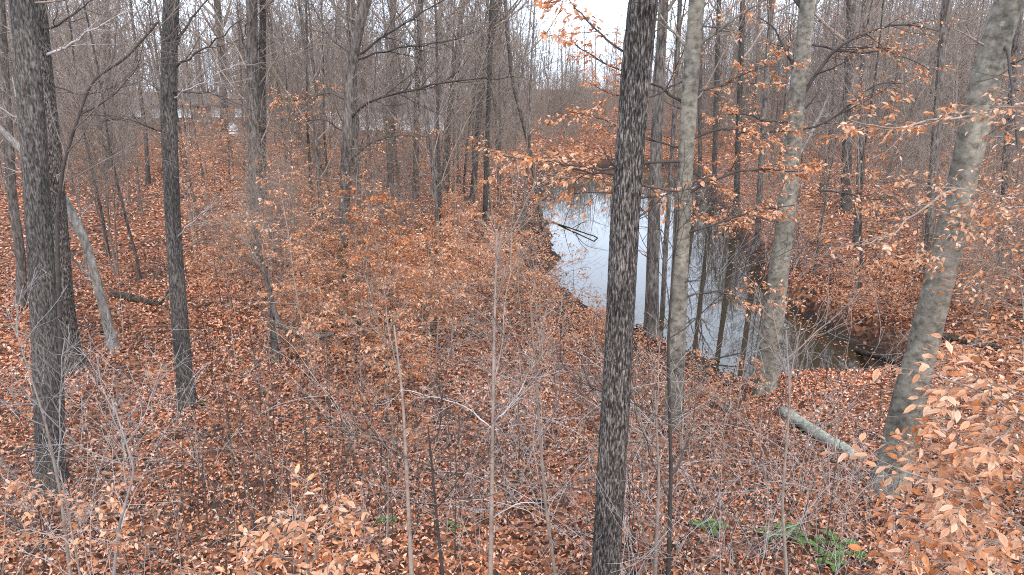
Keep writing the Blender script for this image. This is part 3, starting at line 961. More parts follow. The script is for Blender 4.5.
def wedge(r0, r1, g, power=1.3, a=0.66):
    r = (g.random() * (r1 ** power - r0 ** power) + r0 ** power) ** (1 / power)
    an = g.uniform(-a, a)
    return r * math.sin(an), r * math.cos(an)

HOUSE_BOX = [(-37, -28, 79, 90), (-26, -5, 92, 115), (-66, -34, 113, 130)]
def in_house(x, y):
    return any(a < x < b and c < y < d for a, b, c, d in HOUSE_BOX)

g = np.random.default_rng(101)
# --- canopy trees
HW = [proto_hardwood(200 + i, h_, r_, mk, k_) for i, (h_, r_, mk, k_) in enumerate([
    (17, .10, 'grey_bark', 28), (15, .07, 'grey_bark', 28), (19, .105, 'dark_bark', 28), (14, .06, 'grey_bark', 28), (13, .05, 'grey_bark', 30), (16, .08, 'grey_bark', 28)])]
HW_LAB = ['grey-barked bare tree', 'slender grey bare tree', 'stout dark-barked bare tree', 'slim straight bare tree', 'pole-thin grey bare tree', 'smooth grey bare tree']
cnt = 0
while cnt < 285:
    x, y = wedge(24, 120, g, 1.25)
    px = 512 + F * x / y
    if pond_dist(np.array([x]), np.array([y]))[0] < 1.2 or in_house(x, y): continue
    if 515 < px < 695 and y > 38: continue
    if y < 60 and blocks_pond(x, y, 9): continue
    if y < 45 and g.random() < 0.6: continue
    if 680 < px < 810 and 30 < y < 85 and g.random() < .65: continue
    if y > 50 and (140 < px < 245 and g.random() < .78 or 335 < px < 450 and g.random() < .6): continue
    if not free(x, y, 1.3): continue
    taken.append((x, y))
    k = int(g.integers(0, len(HW)))
    reg = region(x, y)
    place(HW[k], 'forest_tree', (x, y, H1(x, y)), g.uniform(0, 6.28), g.uniform(0.8, 1.2), HW_LAB[k] + ' ' + reg, 'tree', HW_LAB[k] + 's in the wood')
    cnt += 1

# --- understory
US = [proto_understory(300 + i, h_, r_, s_) for i, (h_, r_, s_) in enumerate([(8, .045, 1), (6.5, .035, 1), (9.5, .05, 1), (5.5, .03, 3), (7.0, .035, 3)])]
US_LAB = ['thin bare sapling', 'small bare sapling', 'tall thin bare sapling', 'low many-stemmed bare shrub', 'tall many-stemmed bare shrub']
cnt = 0
while cnt < 298:
    x, y = wedge(20, 112, g, 1.45) if cnt > 52 else wedge(95, 155, g, 1.15, 0.0) 
    if cnt <= 52: x = y * g.uniform(-0.02, 0.31)
    px = 512 + F * x / y
    if pond_dist(np.array([x]), np.array([y]))[0] < 0.8 or in_house(x, y): continue
    if y < 66 and blocks_pond(x, y, 7, 8): continue
    mid = 500 < px < 730
    if y < 45 and px < 700 and (g.random() < 0.55): continue
    if y > 50 and (140 < px < 245 and g.random() < .75): continue
    if not free(x, y, 0.8): continue
    taken.append((x, y))
    k = int(g.integers(0, len(US)))
    reg = region(x, y)
    place(US[k], 'sapling', (x, y, H1(x, y)), g.uniform(0, 6.28), g.uniform(0.7, 1.15) * (1.0 if mid and y > 66 else 1.0), US_LAB[k] + ' ' + reg, 'sapling', US_LAB[k].split(' with')[0] + 's in the wood')
    cnt += 1

# --- young beeches keeping their dry leaves
BS = [proto_beech(400, 3.2, .018, PAL_HANG), proto_beech(401, 4.2, .024, PAL_HANG), proto_beech(402, 2.4, .014, PAL_HANG, 7),
      proto_beech(403, 5.2, .03, PAL_HANG, 5), proto_beech(404, 3.6, .02, PAL_ORANGE, 7, 0.09, 24)]
BS_LAB = ['young beech, dry tan leaves', 'taller young beech, tan leaves', 'small young beech, tan leaves', 'tallest young beech, sparse tan leaves', 'young beech with orange leaves']
def beech_at(px, py, k, s, lab=None, group=None):
    b = G(px, py)
    if pond_dist(b[0:1], b[1:2])[0] < 0.5: return
    reg = region(b[0], b[1])
    place(BS[k], 'beech_sapling', b, g.uniform(0, 6.28), s, lab or BS_LAB[k] + ' ' + reg, 'sapling', group or 'leafy young beeches')
    taken.append((b[0], b[1]))
beech_at(388, 342, 4, 1.15, 'young beech full of deep orange leaves, brightest on the left slope')
beech_at(430, 352, 4, 0.9, 'smaller deep orange young beech right of the brightest one')
n_ = 0
while n_ < 104:
    px, py = g.uniform(215, 580), g.uniform(170, 415)
    if abs(px - 400) / 190 + abs(py - 290) / 130 > 1.15: continue
    beech_at(px, py, int(g.choice([0, 1, 2, 3], p=[.35, .2, .35, .1])), g.uniform(0.65, 1.0)); n_ += 1
for _ in range(44):
    beech_at(g.uniform(730, 1040), g.uniform(178, 330), int(g.choice([0, 1, 2, 3])), g.uniform(0.6, 1.0))
for _ in range(22):
    beech_at(g.uniform(180, 345), g.uniform(165, 265), int(g.choice([0, 1, 3])), g.uniform(0.8, 1.15))
for _ in range(26):
    beech_at(g.uniform(80, 420), g.uniform(142, 185), int(g.choice([0, 1, 2])), g.uniform(0.8, 1.2))
for px, py in ((545, 330), (560, 360), (530, 385), (585, 330), (548, 290), (572, 322), (600, 334), (540, 250), (530, 225), (520, 215), (548, 315), (590, 350), (615, 352), (700, 400), (640, 380), (600, 355), (735, 410), (720, 425)):
    beech_at(px, py, 2, g.uniform(0.45, 0.65))

# --- whips and brush on the near slope
WH = [proto_whip(500, 1.5, .011, 'twig_dark', 3), proto_whip(501, 2.1, .012, 'twig_dark', 4), proto_whip(502, 1.1, .010, 'twig_dark', 2), proto_whip(503, 2.3, .010, 'twig', 6), proto_whip(504, 1.7, .008, 'twig_pale', 5)]
WH_LAB = ['straight dark bare whip', 'tall dark bare whip', 'short dark bare whip', 'grey twiggy whip', 'pale twiggy whip']
for i in range(250):
    px, py = g.uniform(-20, 1044), 300 + 300 * g.random() ** 0.8
    if i > 170: px, py = g.uniform(170, 400), g.uniform(350, 560)
    if 770 < px < 880 and 400 < py < 520: continue
    b = G(px, py)
    if pond_dist(b[0:1], b[1:2])[0] < 0.4: continue
    k = int(g.choice(5, p=[.30, .20, .24, .14, .12]))
    reg = region(b[0], b[1])
    place(WH[k], 'sapling_whip', b, g.uniform(0, 6.28), g.uniform(0.7, 1.15), WH_LAB[k] + ' ' + reg, 'sapling', WH_LAB[k] + 's in the leaf litter')
BR = [proto_brush(600, 1.5, 6, 'twig_pale'), proto_brush(601, 1.9, 5, 'twig_pale'), proto_brush(602, 1.2, 5, 'twig'), proto_brush(603, 1.6, 5, 'twig_dark')]
BR_LAB = ['pale arching bramble', 'tall pale arching bramble', 'low grey arching bramble', 'dark arching bramble']
spots = [(40, 560), (95, 585), (10, 500), (150, 600), (0, 585), (330, 500), (360, 440), (420, 470), (520, 470), (560, 440), (580, 500), (700, 490), (750, 470),
         (720, 560), (450, 410), (500, 380), (560, 390), (30, 430), (-10, 400), (480, 560), (620, 590), (830, 500), (910, 395), (470, 340), (520, 330), (250, 560)]
spots += [(g.uniform(-20, 300), g.uniform(430, 600)) for _ in range(14)] + [(g.uniform(350, 640), g.uniform(340, 600)) for _ in range(15)] + [(g.uniform(640, 870), g.uniform(470, 610)) for _ in range(13)] + [(g.uniform(640, 760), g.uniform(400, 470)) for _ in range(5)]
spots += [(g.uniform(705, 800), g.uniform(185, 290)) for _ in range(22)] + [(550, 318), (565, 322), (585, 328), (605, 334), (538, 290), (535, 262), (525, 235)]
for px, py in spots:
    b = G(px, py)
    k = int(g.integers(0, 4))
    reg = region(b[0], b[1])
    place(BR[k], 'bramble', b, g.uniform(0, 6.28), g.uniform(0.75, 1.1) * (1.5 if b[1] > 24 else 1.0), BR_LAB[k] + ' ' + reg, 'shrub', BR_LAB[k] + 's')

# ------------------------------------------------------------ far wood that reads as one mass
def far_wood():
    mb = MB()
    g = np.random.default_rng(900)
    N = 980
    n = 0
    S = []; SR = []
    while n < N:
        x, y = wedge(95, 230, g, 1.5, 0.72)
        px = 512 + F * x / y
        mid = 520 < px < 690
        if mid and y < 165: continue
        if in_house(x, y) or (130 < px < 290 and y < 113 and g.random() < .7): continue
        hh = g.uniform(17, 22) if mid else g.uniform(16, 24)
        P, Rr = stem(hh, g.uniform(0.08, 0.2), g, 6, 0.05, 0.05)
        P[0] += np.array([x, y, H1(x, y)])
        S.append(P); SR.append(Rr); n += 1
    P = np.concatenate(S); Rr = np.concatenate(SR)
    mb.add(*tubes(P, Rr, 4))
    P1, R1 = grow(P, Rr, 14, 0.1, 1.0, lambda t, L: L * 0.3 * (1.15 - t) + 0.6, 0.7, 0.08, 0.1, 3, 0.35, g, 0.022)
    mb.add(*tubes(P1, R1, 3))
    P2, R2 = grow(P1, R1, 6, 0.1, 1.0, lambda t, L: L * 0.5 * (1.15 - t) + 0.4, 0.7, 0.06, 0.1, 2, 0.6, g, 0.021)
    mb.add(*tubes(P2, R2, 3))
    tag(obj('far_wood', mb.mesh('far_wood', M['twig'])), 'grey mass of bare trees far behind the pond and houses', 'woods', kind='stuff')
far_wood()

def thicket():
    """low grey brush beyond the pond and between the far trees"""
    mb = MB(); g = np.random.default_rng(950)
    S = []; SR = []
    while len(S) < 860:
        if len(S) < 560:
            y = g.uniform(80, 165); x = y * g.uniform(-0.03, 0.33)
        else:
            x, y = wedge(58, 125, g, 1.5, 0.68)
        px = 512 + F * x / y
        if in_house(x, y) or pond_dist(np.array([x]), np.array([y]))[0] < 1.0: continue
        if 120 < px < 250 and y > 55 and g.random() < .8: continue
        if 505 < px < 735 and y < 78: continue
        P, Rr = stem(g.uniform(1.5, 3.2) if 505 < px < 735 and y < 95 else g.uniform(3, 8), g.uniform(0.02, 0.045), g, 5, 0.09, 0.14)
        P[0] += np.array([x, y, H1(x, y)])
        S.append(P); SR.append(Rr)
    P = np.concatenate(S); Rr = np.concatenate(SR)
    mb.add(*tubes(P, Rr, 3))
    P1, R1 = grow(P, Rr, 10, 0.1, 1.0, lambda t, L: L * 0.3 * (1.15 - t) + 0.4, 0.75, 0.05, 0.12, 3, 0.5, g, 0.011)
    mb.add(*tubes(P1, R1, 3))
    P2, R2 = grow(P1, R1, 5, 0.1, 1.0, lambda t, L: L * 0.5 + 0.2, 0.75, 0.04, 0.1, 2, 0.6, g, 0.009)
    mb.add(*tubes(P2, R2, 3))
    tag(obj('thicket', mb.mesh('thicket', M['twig'])), 'grey tangle of low bare brush beyond the pond and among far trees', 'brush', kind='stuff')
thicket()

# ------------------------------------------------------------ houses and car beyond the wood
def box(x0, x1, y0, y1, z0, z1):
    V = [(x, y, z) for z in (z0, z1) for y in (y0, y1) for x in (x0, x1)]
    return V, [(0, 2, 3, 1), (4, 5, 7, 6), (0, 1, 5, 4), (2, 6, 7, 3), (0, 4, 6, 2), (1, 3, 7, 5)]

def part(name, boxes, m, parent, smooth=False, bevel=0.0):
    mb = MB()
    for b in boxes:
        mb.add(*box(*b))
    o = obj(name, mb.mesh(name, m, smooth=smooth), parent)
    if bevel:
        md = o.modifiers.new('bevel', 'BEVEL'); md.width = bevel; md.segments = 2
    return o

M['siding'] = plain('weathered_siding', (.13, .11, .10), (1, 1))
M['white'] = plain('white_paint', (.74, .76, .78), (1, 1), 0.6)
M['roof'] = plain('shingle_roof', (.11, .095, .09), (1, 1))
def glassy(name, c, rough=0.08):
    m, n, l, b = mat(name)
    b.inputs['Base Color'].default_value = (*c, 1); b.inputs['Roughness'].default_value = rough
    b.inputs['Specular IOR Level'].default_value = 0.8
    return m
M['pane'] = glassy('window_glass', (.50, .57, .61))
M['car'] = glassy('pale_car_paint', (.70, .76, .80), 0.3)
M['tyre'] = glassy('tyre_rubber', (.02, .02, .02), 0.8)
M['lamp'] = glassy('lamp_glass', (.6, .6, .58), 0.15)

def window(parent, x, z, wd, ht):
    w_ = part('window', [(x - wd / 2, x + wd / 2, -.03, .03, z - ht / 2, z + ht / 2)], M['pane'], parent)
    f = [(x - wd / 2 - .12, x - wd / 2, -.08, .02, z - ht / 2 - .12, z + ht / 2 + .12), (x + wd / 2, x + wd / 2 + .12, -.08, .02, z - ht / 2 - .12, z + ht / 2 + .12),
         (x - wd / 2, x + wd / 2, -.08, .02, z + ht / 2, z + ht / 2 + .12), (x - wd / 2, x + wd / 2, -.08, .02, z - ht / 2 - .12, z - ht / 2),
         (x - .03, x + .03, -.07, -.035, z - ht / 2, z + ht / 2), (x - wd / 2, x - .03, -.07, -.035, z - .03, z + .03), (x + .03, x + wd / 2, -.07, -.035, z - .03, z + .03)]
    part('frame', f, M['white'], w_)
    part('sill', [(x - wd / 2 - .18, x + wd / 2 + .18, -.16, -.085, z - ht / 2 - .2, z - ht / 2 - .125)], M['white'], w_)

def house(label, x, y, rz, L, D, wall_h, ridge, wm, wins, door_x, eave=0.4):
    root = bpy.data.objects.new('house', None); root.location = (x, y, H1(x, y) - 0.1); root.rotation_euler = (0, 0, rz)
    col.objects.link(root); tag(root, label, 'house')
    mb = MB(); mb.add(*box(-L / 2, L / 2, 0.0, D, 0, wall_h))
    for sx in (-1, 1):
        xg = sx * (L / 2)
        mb.add([(xg, 0, wall_h), (xg, D, wall_h), (xg, D / 2, ridge)], tris=[(0, 1, 2)])
    obj('wall', mb.mesh('wall', wm, smooth=False), root)
    rb = MB(); e = eave
    t = (ridge - wall_h) / (D / 2)
    for sgn in (0, 1):
        ya = -e if sgn == 0 else D + e
        za = wall_h - e * t
        V = [(-L / 2 - e, ya, za), (L / 2 + e, ya, za), (L / 2 + e, D / 2, ridge), (-L / 2 - e, D / 2, ridge)]
        V += [(a, b, c + .16) for a, b, c in V]
        rb.add(V, [(0, 3, 2, 1), (4, 5, 6, 7), (0, 1, 5, 4), (1, 2, 6, 5), (2, 3, 7, 6), (3, 0, 4, 7)])
    rf = obj('roof', rb.mesh('roof', M['roof'], smooth=False), root)
    part('chimney', [(L * .2, L * .2 + .7, D * .5, D * .5 + .6, ridge - .6, ridge + .9)], M['siding'], rf)
    part('fascia', [(-L / 2 - e, L / 2 + e, -e - .06, -e - .01, wall_h - e * t - .12, wall_h - e * t + .14)], M['roof'], rf)
    for wx, wz, ww, wh in wins:
        window(root, wx, wz, ww, wh)
    dr = part('door', [(door_x - .48, door_x + .48, -.06, .03, .15, 2.2)], M['siding'], root)
    part('handle', [(door_x + .32, door_x + .4, -.12, -.065, 1.1, 1.2)], M['tyre'], dr)

house('long low brown house with white-framed windows, far back behind the straight dark trunk', -50.0, 118, 0.10, 25, 8, 3.4, 5.0, M['siding'],
      [(-10.0, 2.2, 2.2, 1.3), (-6.2, 2.2, 1.6, 1.3), (-2.4, 2.2, 2.2, 1.3), (3.0, 2.2, 1.6, 1.3), (6.8, 2.2, 2.0, 1.3), (10.4, 2.2, 1.4, 1.3)], 0.6)
house('long low white house far back behind the many-limbed tree', -17.0, 99, -0.06, 16, 7, 3.3, 4.9, M['white'],
      [(-6, 1.9, 1.4, 1.0), (-2.6, 1.9, 1.4, 1.0), (2.8, 1.9, 1.4, 1.0), (6, 1.9, 1.4, 1.0)], 0.2)

def loft(secs):
    """closed cross sections (list of (k,3)) -> verts, quads"""
    A = np.array(secs); n, k, _ = A.shape
    i = np.arange(n * k).reshape(n, k)
    q = np.stack([i[:-1], np.roll(i[:-1], -1, 1), np.roll(i[1:], -1, 1), i[1:]], -1).reshape(-1, 4)
    return A.reshape(-1, 3), q

def disc_tube(c, ax_r, wdt, n=20):
    a = np.arange(n) / n * 2 * np.pi
    S = []
    for dx, rr in ((-wdt / 2, 0.02), (-wdt / 2, ax_r * .92), (-wdt * .35, ax_r), (wdt * .35, ax_r), (wdt / 2, ax_r * .92), (wdt / 2, .02)):
        S.append(np.stack([np.full(n, c[0] + dx), c[1] + np.cos(a) * rr, c[2] + np.sin(a) * rr], -1))
    return loft(S)

def car(x, y, rz):
    root = bpy.data.objects.new('parked_car', None); root.location = (x, y, H1(x, y)); root.rotation_euler = (0, 0, rz)
    col.objects.link(root)
    tag(root, 'pale blue-white parked car glimpsed among the trees beside the grey house', 'car')
    def sec(yy, zb, zt, wb, wt):
        return np.array([(-wb, yy, zb), (wb, yy, zb), (wb * 1.02, yy, (zb + zt) / 2), (wt, yy, zt - .05), (wt * .9, yy, zt), (-wt * .9, yy, zt), (-wt, yy, zt - .05), (-wb * 1.02, yy, (zb + zt) / 2)])
    body = [sec(-2.25, .45, .46, .5, .5), sec(-2.25, .35, .80, .80, .70), sec(-1.9, .28, .95, .90, .80), sec(-.9, .25, 1.05, .92, .86), (sec(1.6, .25, 1.08, .92, .86)), sec(2.1, .3, 1.02, .90, .82), sec(2.25, .4, .9, .82, .74), sec(2.25, .6, .62, .5, .5)]
    obj('body', MB().add(*loft(body)).mesh('body', M['car']), root)
    cab = [sec(-1.0, 1.0, 1.06, .80, .78), sec(-.35, 1.02, 1.55, .82, .66), sec(.2, 1.02, 1.66, .83, .66), sec(1.3, 1.02, 1.64, .83, .65), sec(1.85, 1.02, 1.1, .80, .76)]
    cb = obj('cabin', MB().add(*loft(cab)).mesh('cabin', M['pane']), root)
    part('roof_panel', [(-.62, .62, -.25, 1.35, 1.62, 1.70)], M['car'], cb, bevel=.04)
    for sx in (-1, 1):
        part('headlight', [(sx * .62 - .16, sx * .62 + .16, -2.3, -2.2, .62, .76)], M['lamp'], root, bevel=.03)
        for yy in (-1.4, 1.4):
            wh = obj('wheel', MB().add(*disc_tube((sx * .84, yy, .33), .33, .22)).mesh('wheel', M['tyre']), root)
            obj('rim', MB().add(*disc_tube((sx * .86, yy, .33), .2, .215)).mesh('rim', M['lamp']), wh)
    part('bumper', [(-.82, .82, -2.36, -2.2, .38, .54)], M['tyre'], root, bevel=.05)
car(-32.2, 83.5, 0.25)

def fence(label, pa, pb, n):
    a = np.array([*pa, 0.0]); b = np.array([*pb, 0.0])
    a[2], b[2] = H1(*pa), H1(*pb)
    root = bpy.data.objects.new('fence', None); root.location = a; col.objects.link(root); tag(root, label, 'fence')
    P = a + np.linspace(0, 1, n)[:, None] * (b - a)
    P[:, 2] = height(P[:, 0], P[:, 1])
    Q = P - a
    for x, y, z in Q:
        part('post', [(x - .07, x + .07, y - .07, y + .07, z - .3, z + 1.25)], M['fence'], root)
    for i in range(n - 1):
        for h_ in (.35, .75, 1.1):
            p, q = Q[i], Q[i + 1]
            V = [(p[0] + .07, p[1] - .1, p[2] + h_), (q[0] - .07, q[1] - .1, q[2] + h_), (q[0] - .07, q[1] - .1, q[2] + h_ + .14), (p[0] + .07, p[1] - .1, p[2] + h_ + .14)]
            V += [(x, y + .025, z) for x, y, z in V]
            obj('rail', MB().add(V, [(0, 1, 2, 3), (5, 4, 7, 6), (3, 2, 6, 7), (0, 4, 5, 1), (0, 3, 7, 4), (1, 5, 6, 2)]).mesh('rail', M['fence'], smooth=False), root)
M['fence'] = plain('weathered_fence', (.23, .17, .13), (.85, 1.15))
fence('low brown rail fence running in front of the far houses', (-41.0, 77.5), (-12, 84), 13)

# ------------------------------------------------------------ logs, stumps and dead wood
def log_thing(name, label, cat, p0, p1, r0, r1, mk, seed, sub=(), wob=0.03, sides=14, sink=0.35):
    g = np.random.default_rng(seed)
    n = 26
    t = np.linspace(0, 1, n)[:, None]
    P = np.asarray(p0) * (1 - t) + np.asarray(p1) * t
    P[1:-1] += g.normal(0, wob * 0.3, (n - 2, 3))
    for _ in range(3): P[1:-1] = .25 * P[:-2] + .5 * P[1:-1] + .25 * P[2:]
    rr = np.linspace(r0, r1, n)
    rr = rr * (1 + 0.06 * (vnoise(P * 4, seed) - .5))
    base = P.mean(0)
    P = np.concatenate([P[:1] - (P[1] - P[0]) * .02, P, P[-1:] + (P[-1] - P[-2]) * .02]); rr = np.r_[rr[0] * .05, rr, rr[-1] * .05]
    V, q = tubes(P[None], rr[None], sides)
    V = V + (vnoise(V * 7, seed + 1) - .5)[:, None] * r0 * 0.2
    root = bpy.data.objects.new(name, None); root.location = base; col.objects.link(root); tag(root, label, cat)
    if mk == 'log': V[:, 2] = base[2] + (V[:, 2] - base[2]) * 0.8
    obj('log_body', MB().add(V, q).mesh('log_body', M[mk], base), root)
    for pts, ra in sub:
        L = resample(np.array(pts), 8)
        mb = MB(); mb.add(*tubes(L[None], np.linspace(ra, ra * .4, 8)[None], 6))
        obj('branch_stub', mb.mesh('branch_stub', M[mk], base), root)
    return root
a_, b_ = G(783, 416), G(858, 459)
log_thing('fallen_log', 'straight pale grey-green fallen log lying on the leaves near the stout beech', 'log', a_ + [0, 0, .06], b_ + [0, 0, .06], 0.125, .135, 'log', 5, wob=0.05, sides=18)
up = np.array([0, 0, 1.0])
a_, b_ = G(112, 296), G(160, 306)
log_thing('fallen_log', 'dark rotting log on the left slope right of the pale leaning trunk', 'log', a_ + up * .05, b_ + up * .05, .12, .09, 'rot', 6, [([b_, b_ + [.3, .1, .5], b_ + [.5, .2, .8]], .03)])
a_, b_ = G(855, 352), G(905, 368)
log_thing('fallen_log', 'dark wet log at the muddy right tip of the pond', 'log', a_ + up * .05, b_ + up * .08, .09, .07, 'rot', 7)
a_, b_ = G(940, 338), G(1000, 352)
log_thing('fallen_log', 'mossy dark log right of the stout beech', 'log', a_ + up * .06, b_ + up * .06, .13, .10, 'rot', 8)
a_, b_ = G(712, 408), G(728, 413)
log_thing('fallen_log', 'small dark log stub behind the slim beech', 'log', a_ + up * .06, b_ + up * .06, .11, .09, 'rot', 9)
a_ = np.array([*PX(560, 216, 1)[:2], 0]);
def on_water(px, py, dz=0.0):
    d = ray(px, py); t = (WATER + dz - CAM[2]) / d[2]
    return CAM + d * t
q0, q1 = on_water(552, 222), on_water(594, 236, .15)
log_thing('dead_branch', 'tangled dead branch lying in the water left of the oak', 'branch', q0, q1, .055, .03, 'rot', 10,
          [([q0 * .7 + q1 * .3, q0 * .6 + q1 * .4 + up * .9, q0 * .5 + q1 * .5 + up * 1.5], .022), ([q0 * .4 + q1 * .6, q0 * .3 + q1 * .7 + up * .5, q0 * .1 + q1 * .9 + up * .7], .02),
           ([q0 * .5 + q1 * .5, q0 * .3 + q1 * .7 + up * .7 + [.4, 0, 0], q1 + up * .5 + [.8, 0, 0]], .02), ([q1, q1 + [.3, .2, -.2], q1 + [.5, .4, -.4]], .04)])
q0, q1 = on_water(700, 362, .03), on_water(745, 352, .25)
log_thing('dead_branch', 'thin dark dead branch reaching over the water at the near shore', 'branch', q0, q1, .035, .015, 'rot', 11, [([q0 * .5 + q1 * .5, q1 + up * .2], .012)])

# ------------------------------------------------------------ near beech saplings with single leaves
LEAFV = []
for i in range(12):
    gg = np.random.default_rng(700 + i)
    mb = MB()
    ln = 1.0
    n = 7
    t = np.linspace(0, 1, n)
    wd = 0.205 * np.sin(np.pi * t ** 0.85) ** 1.1; wd[0] = .0; wd[-1] = 0
    cu, fo = gg.normal(0, .18), gg.uniform(.1, .5)
    mid = np.stack([t, np.zeros(n), cu * t ** 2 - .1 * t], -1)
    lf_ = mid + np.stack([np.zeros(n), wd, wd * fo + .03 * np.cos(t * 25)], -1)
    rt_ = mid + np.stack([np.zeros(n), -wd, wd * fo * gg.uniform(.5, 1.2) - .03 * np.cos(t * 25)], -1)
    V = np.concatenate([mid, lf_, rt_])
    q = [(j, j + 1, n + j + 1, n + j) for j in range(n - 1)] + [(j, 2 * n + j, 2 * n + j + 1, j + 1) for j in range(n - 1)]
    c = (PAL_HANG[i % len(PAL_HANG)] * .6 + np.array([.68, .40, .26]) * .4) * gg.uniform(.85, 1.15)
    mb.add(V, q, c=np.repeat(c[None], len(V), 0) * (1 - .25 * (np.arange(len(V)) < n))[:, None])
    LEAFV.append(mb.mesh('leaf', M['leaf'], smooth=True))

def leafy_sapling(label, base, stem_pts, limbs, r0, nleaf, seed, llen=0.085, name='beech_sapling'):
    """each limb is a part; up to nleaf single leaves, the rest joined"""
    from mathutils import Matrix
    g = np.random.default_rng(seed)
    root = bpy.data.objects.new(name, None); root.location = base; col.objects.link(root); tag(root, label, 'sapling')
    S = resample(np.array(stem_pts), 24)
    obj('trunk', MB().add(*tubes(S[None], np.linspace(r0, r0 * .4, 24)[None], 9)).mesh('trunk', M['twig'], base), root)
    cand = []
    for pts in limbs:
        q = np.array(pts, float)
        q[0] = S[np.argmin(np.linalg.norm(S - q[0], axis=1))]
        P = resample(q, 14)[None]
        P[0, 1:-1] += g.normal(0, .015, (12, 3))
        ln = np.linalg.norm(np.diff(P[0], axis=0), axis=1).sum()
        Rr = np.linspace(.010, .004, 14)[None]
        P1, R1 = grow(P, Rr, int(np.clip(ln * 7, 6, 16)), .2, 1, lambda t, L: .30 * L * (1.15 - t) + .15, .8, 0, .1, 6, .6, g, .0028, .55)
        P2, R2 = grow(P1, R1, 4, .2, 1, lambda t, L: .4 * L + .05, .75, 0, .1, 4, .7, g, .0022, .55)
        mb = MB(); mb.add(*tubes(P, Rr, 6)); mb.add(*tubes(P1, R1, 4)); mb.add(*tubes(P2, R2, 3))
        br = obj('branch', mb.mesh('branch', M['twig'], base), root)
        for A, per in ((P1, 4), (P2, 2)):
            N, m, _ = A.shape
            for a in range(N):
                for b in range(per):
                    t = (b + .5 + g.normal(0, .2)) / per
                    x = np.clip(.15 + .85 * t, 0, 1) * (m - 1.01); k = int(max(0, x)); f = x - k
                    pos = A[a, k] * (1 - f) + A[a, k + 1] * f
                    tan = norm(A[a, k + 1] - A[a, k])
                    sd = norm(np.cross(tan, up)) * (1 if b % 2 else -1)
                    d = norm(tan * .7 + sd * g.uniform(.3, 1) + g.normal(0, .25, 3) + np.array([0, 0, -g.uniform(0, .8)]))
                    nr = norm(np.array([0, 0, 1.0]) + g.normal(0, .4, 3))
                    cand.append((pos, d, nr, llen * g.uniform(.7, 1.25), br))
    ppx = np.array([proj(c[0])[:2] for c in cand])
    vis = (ppx[:, 0] > -8) & (ppx[:, 0] < 1032) & (ppx[:, 1] > -8) & (ppx[:, 1] < 583)
    order = g.permutation(len(cand))
    order = sorted(order, key=lambda i: (not vis[i], np.linalg.norm(cand[i][0] - CAM) if vis[i] else 0))
    single = [i for i in order[:nleaf] if vis[i]]
    rest = [i for i in order if i not in set(single)]
    for i in single:
        pos, d, nr, ln, br = cand[i]
        s = norm(np.cross(nr, d)); n_ = np.cross(d, s)
        o = bpy.data.objects.new('leaf', LEAFV[int(g.integers(0, len(LEAFV)))])
        mt = Matrix(((d[0], s[0], n_[0], pos[0] - base[0]), (d[1], s[1], n_[1], pos[1] - base[1]), (d[2], s[2], n_[2], pos[2] - base[2]), (0, 0, 0, 1)))
        o.parent = br
        o.matrix_local = mt @ Matrix.Scale(ln, 4)
        col.objects.link(o)
    if rest:
        lb = MB()
        leaves(lb, np.array([cand[i][0] for i in rest]), np.array([cand[i][1] for i in rest]), np.array([cand[i][2] for i in rest]), np.array([cand[i][3] for i in rest]), g, PAL_HANG)
        tag(obj('leaves', lb.mesh('leaves', M['leaf'], base, False), root), kind='stuff')
    return len(cand)

# right corner: a young beech rooted just outside the frame, its branches reaching in
bx, by = 4.35, 4.7
bb = np.array([bx, by, H1(bx, by)])
T = lambda px, py, Y: PX(px, py, Y)
stem_p = [bb - up * .1, bb + up * 1.5 + [-.05, 0, 0], bb + up * 3.2 + [.02, .1, 0], bb + up * 5.0 + [.1, .1, 0]]
lims = []
for (x0, y0), (x1, y1), (x2, y2), Y1, Y2 in [
        ((1060, 560), (980, 500), (900, 470), 6.2, 6.0), ((1060, 600), (990, 540), (895, 515), 6.3, 6.4), ((1050, 470), (990, 400), (935, 372), 6.3, 6.0),
        ((1060, 500), (1000, 440), (930, 425), 6.4, 6.6), ((1060, 620), (1000, 575), (930, 560), 6.2, 5.9), ((1060, 560), (1005, 520), (960, 500), 6.1, 5.6),
        ((1060, 420), (1000, 385), (960, 400), 6.5, 6.9), ((1060, 640), (960, 600), (880, 555), 6.3, 6.3), ((1060, 540), (990, 470), (915, 445), 6.5, 6.8), ((1060, 450), (1015, 420), (985, 455), 6.2, 5.6)]:
    lims.append([T(x0, y0, by), T(x1, y1, Y1 * .73), T(x2, y2, Y2 * .73)])
nl = leafy_sapling('young beech at the bottom right corner, full of large peach-coloured dry leaves', bb, stem_p, lims, .028, 300, 71, .088)
# branches with leaves crossing the stout beech, from a taller young beech off the right edge
bx, by = 7.4, 9.0
bb = np.array([bx, by, H1(bx, by)])
stem_p = [bb - up * .1, bb + up * 2.5, bb + up * 5 + [.1, 0, 0], bb + up * 7.5 + [.1, .1, 0]]
lims = []
for (x0, y0), (x1, y1), (x2, y2), Y1, Y2 in [
        ((1075, 240), (1000, 195), (925, 185), 8.8, 8.4), ((1075, 300), (1000, 265), (915, 250), 8.8, 8.4), ((1075, 260), (1010, 225), (960, 230), 8.6, 8.2),
        ((1075, 340), (1000, 300), (930, 262), 9.0, 9.2), ((1075, 200), (1020, 205), (975, 215), 8.8, 8.7), ((1075, 360), (1010, 335), (950, 350), 8.8, 8.4), ((1075, 150), (1020, 105), (985, 110), 8.8, 8.4)]:
    lims.append([T(x0, y0, by), T(x1, y1, Y1), T(x2, y2, Y2)])
leafy_sapling('young beech off the right edge, its leafy branches crossing the stout beech', bb, stem_p, lims, .035, 140, 72, .072)
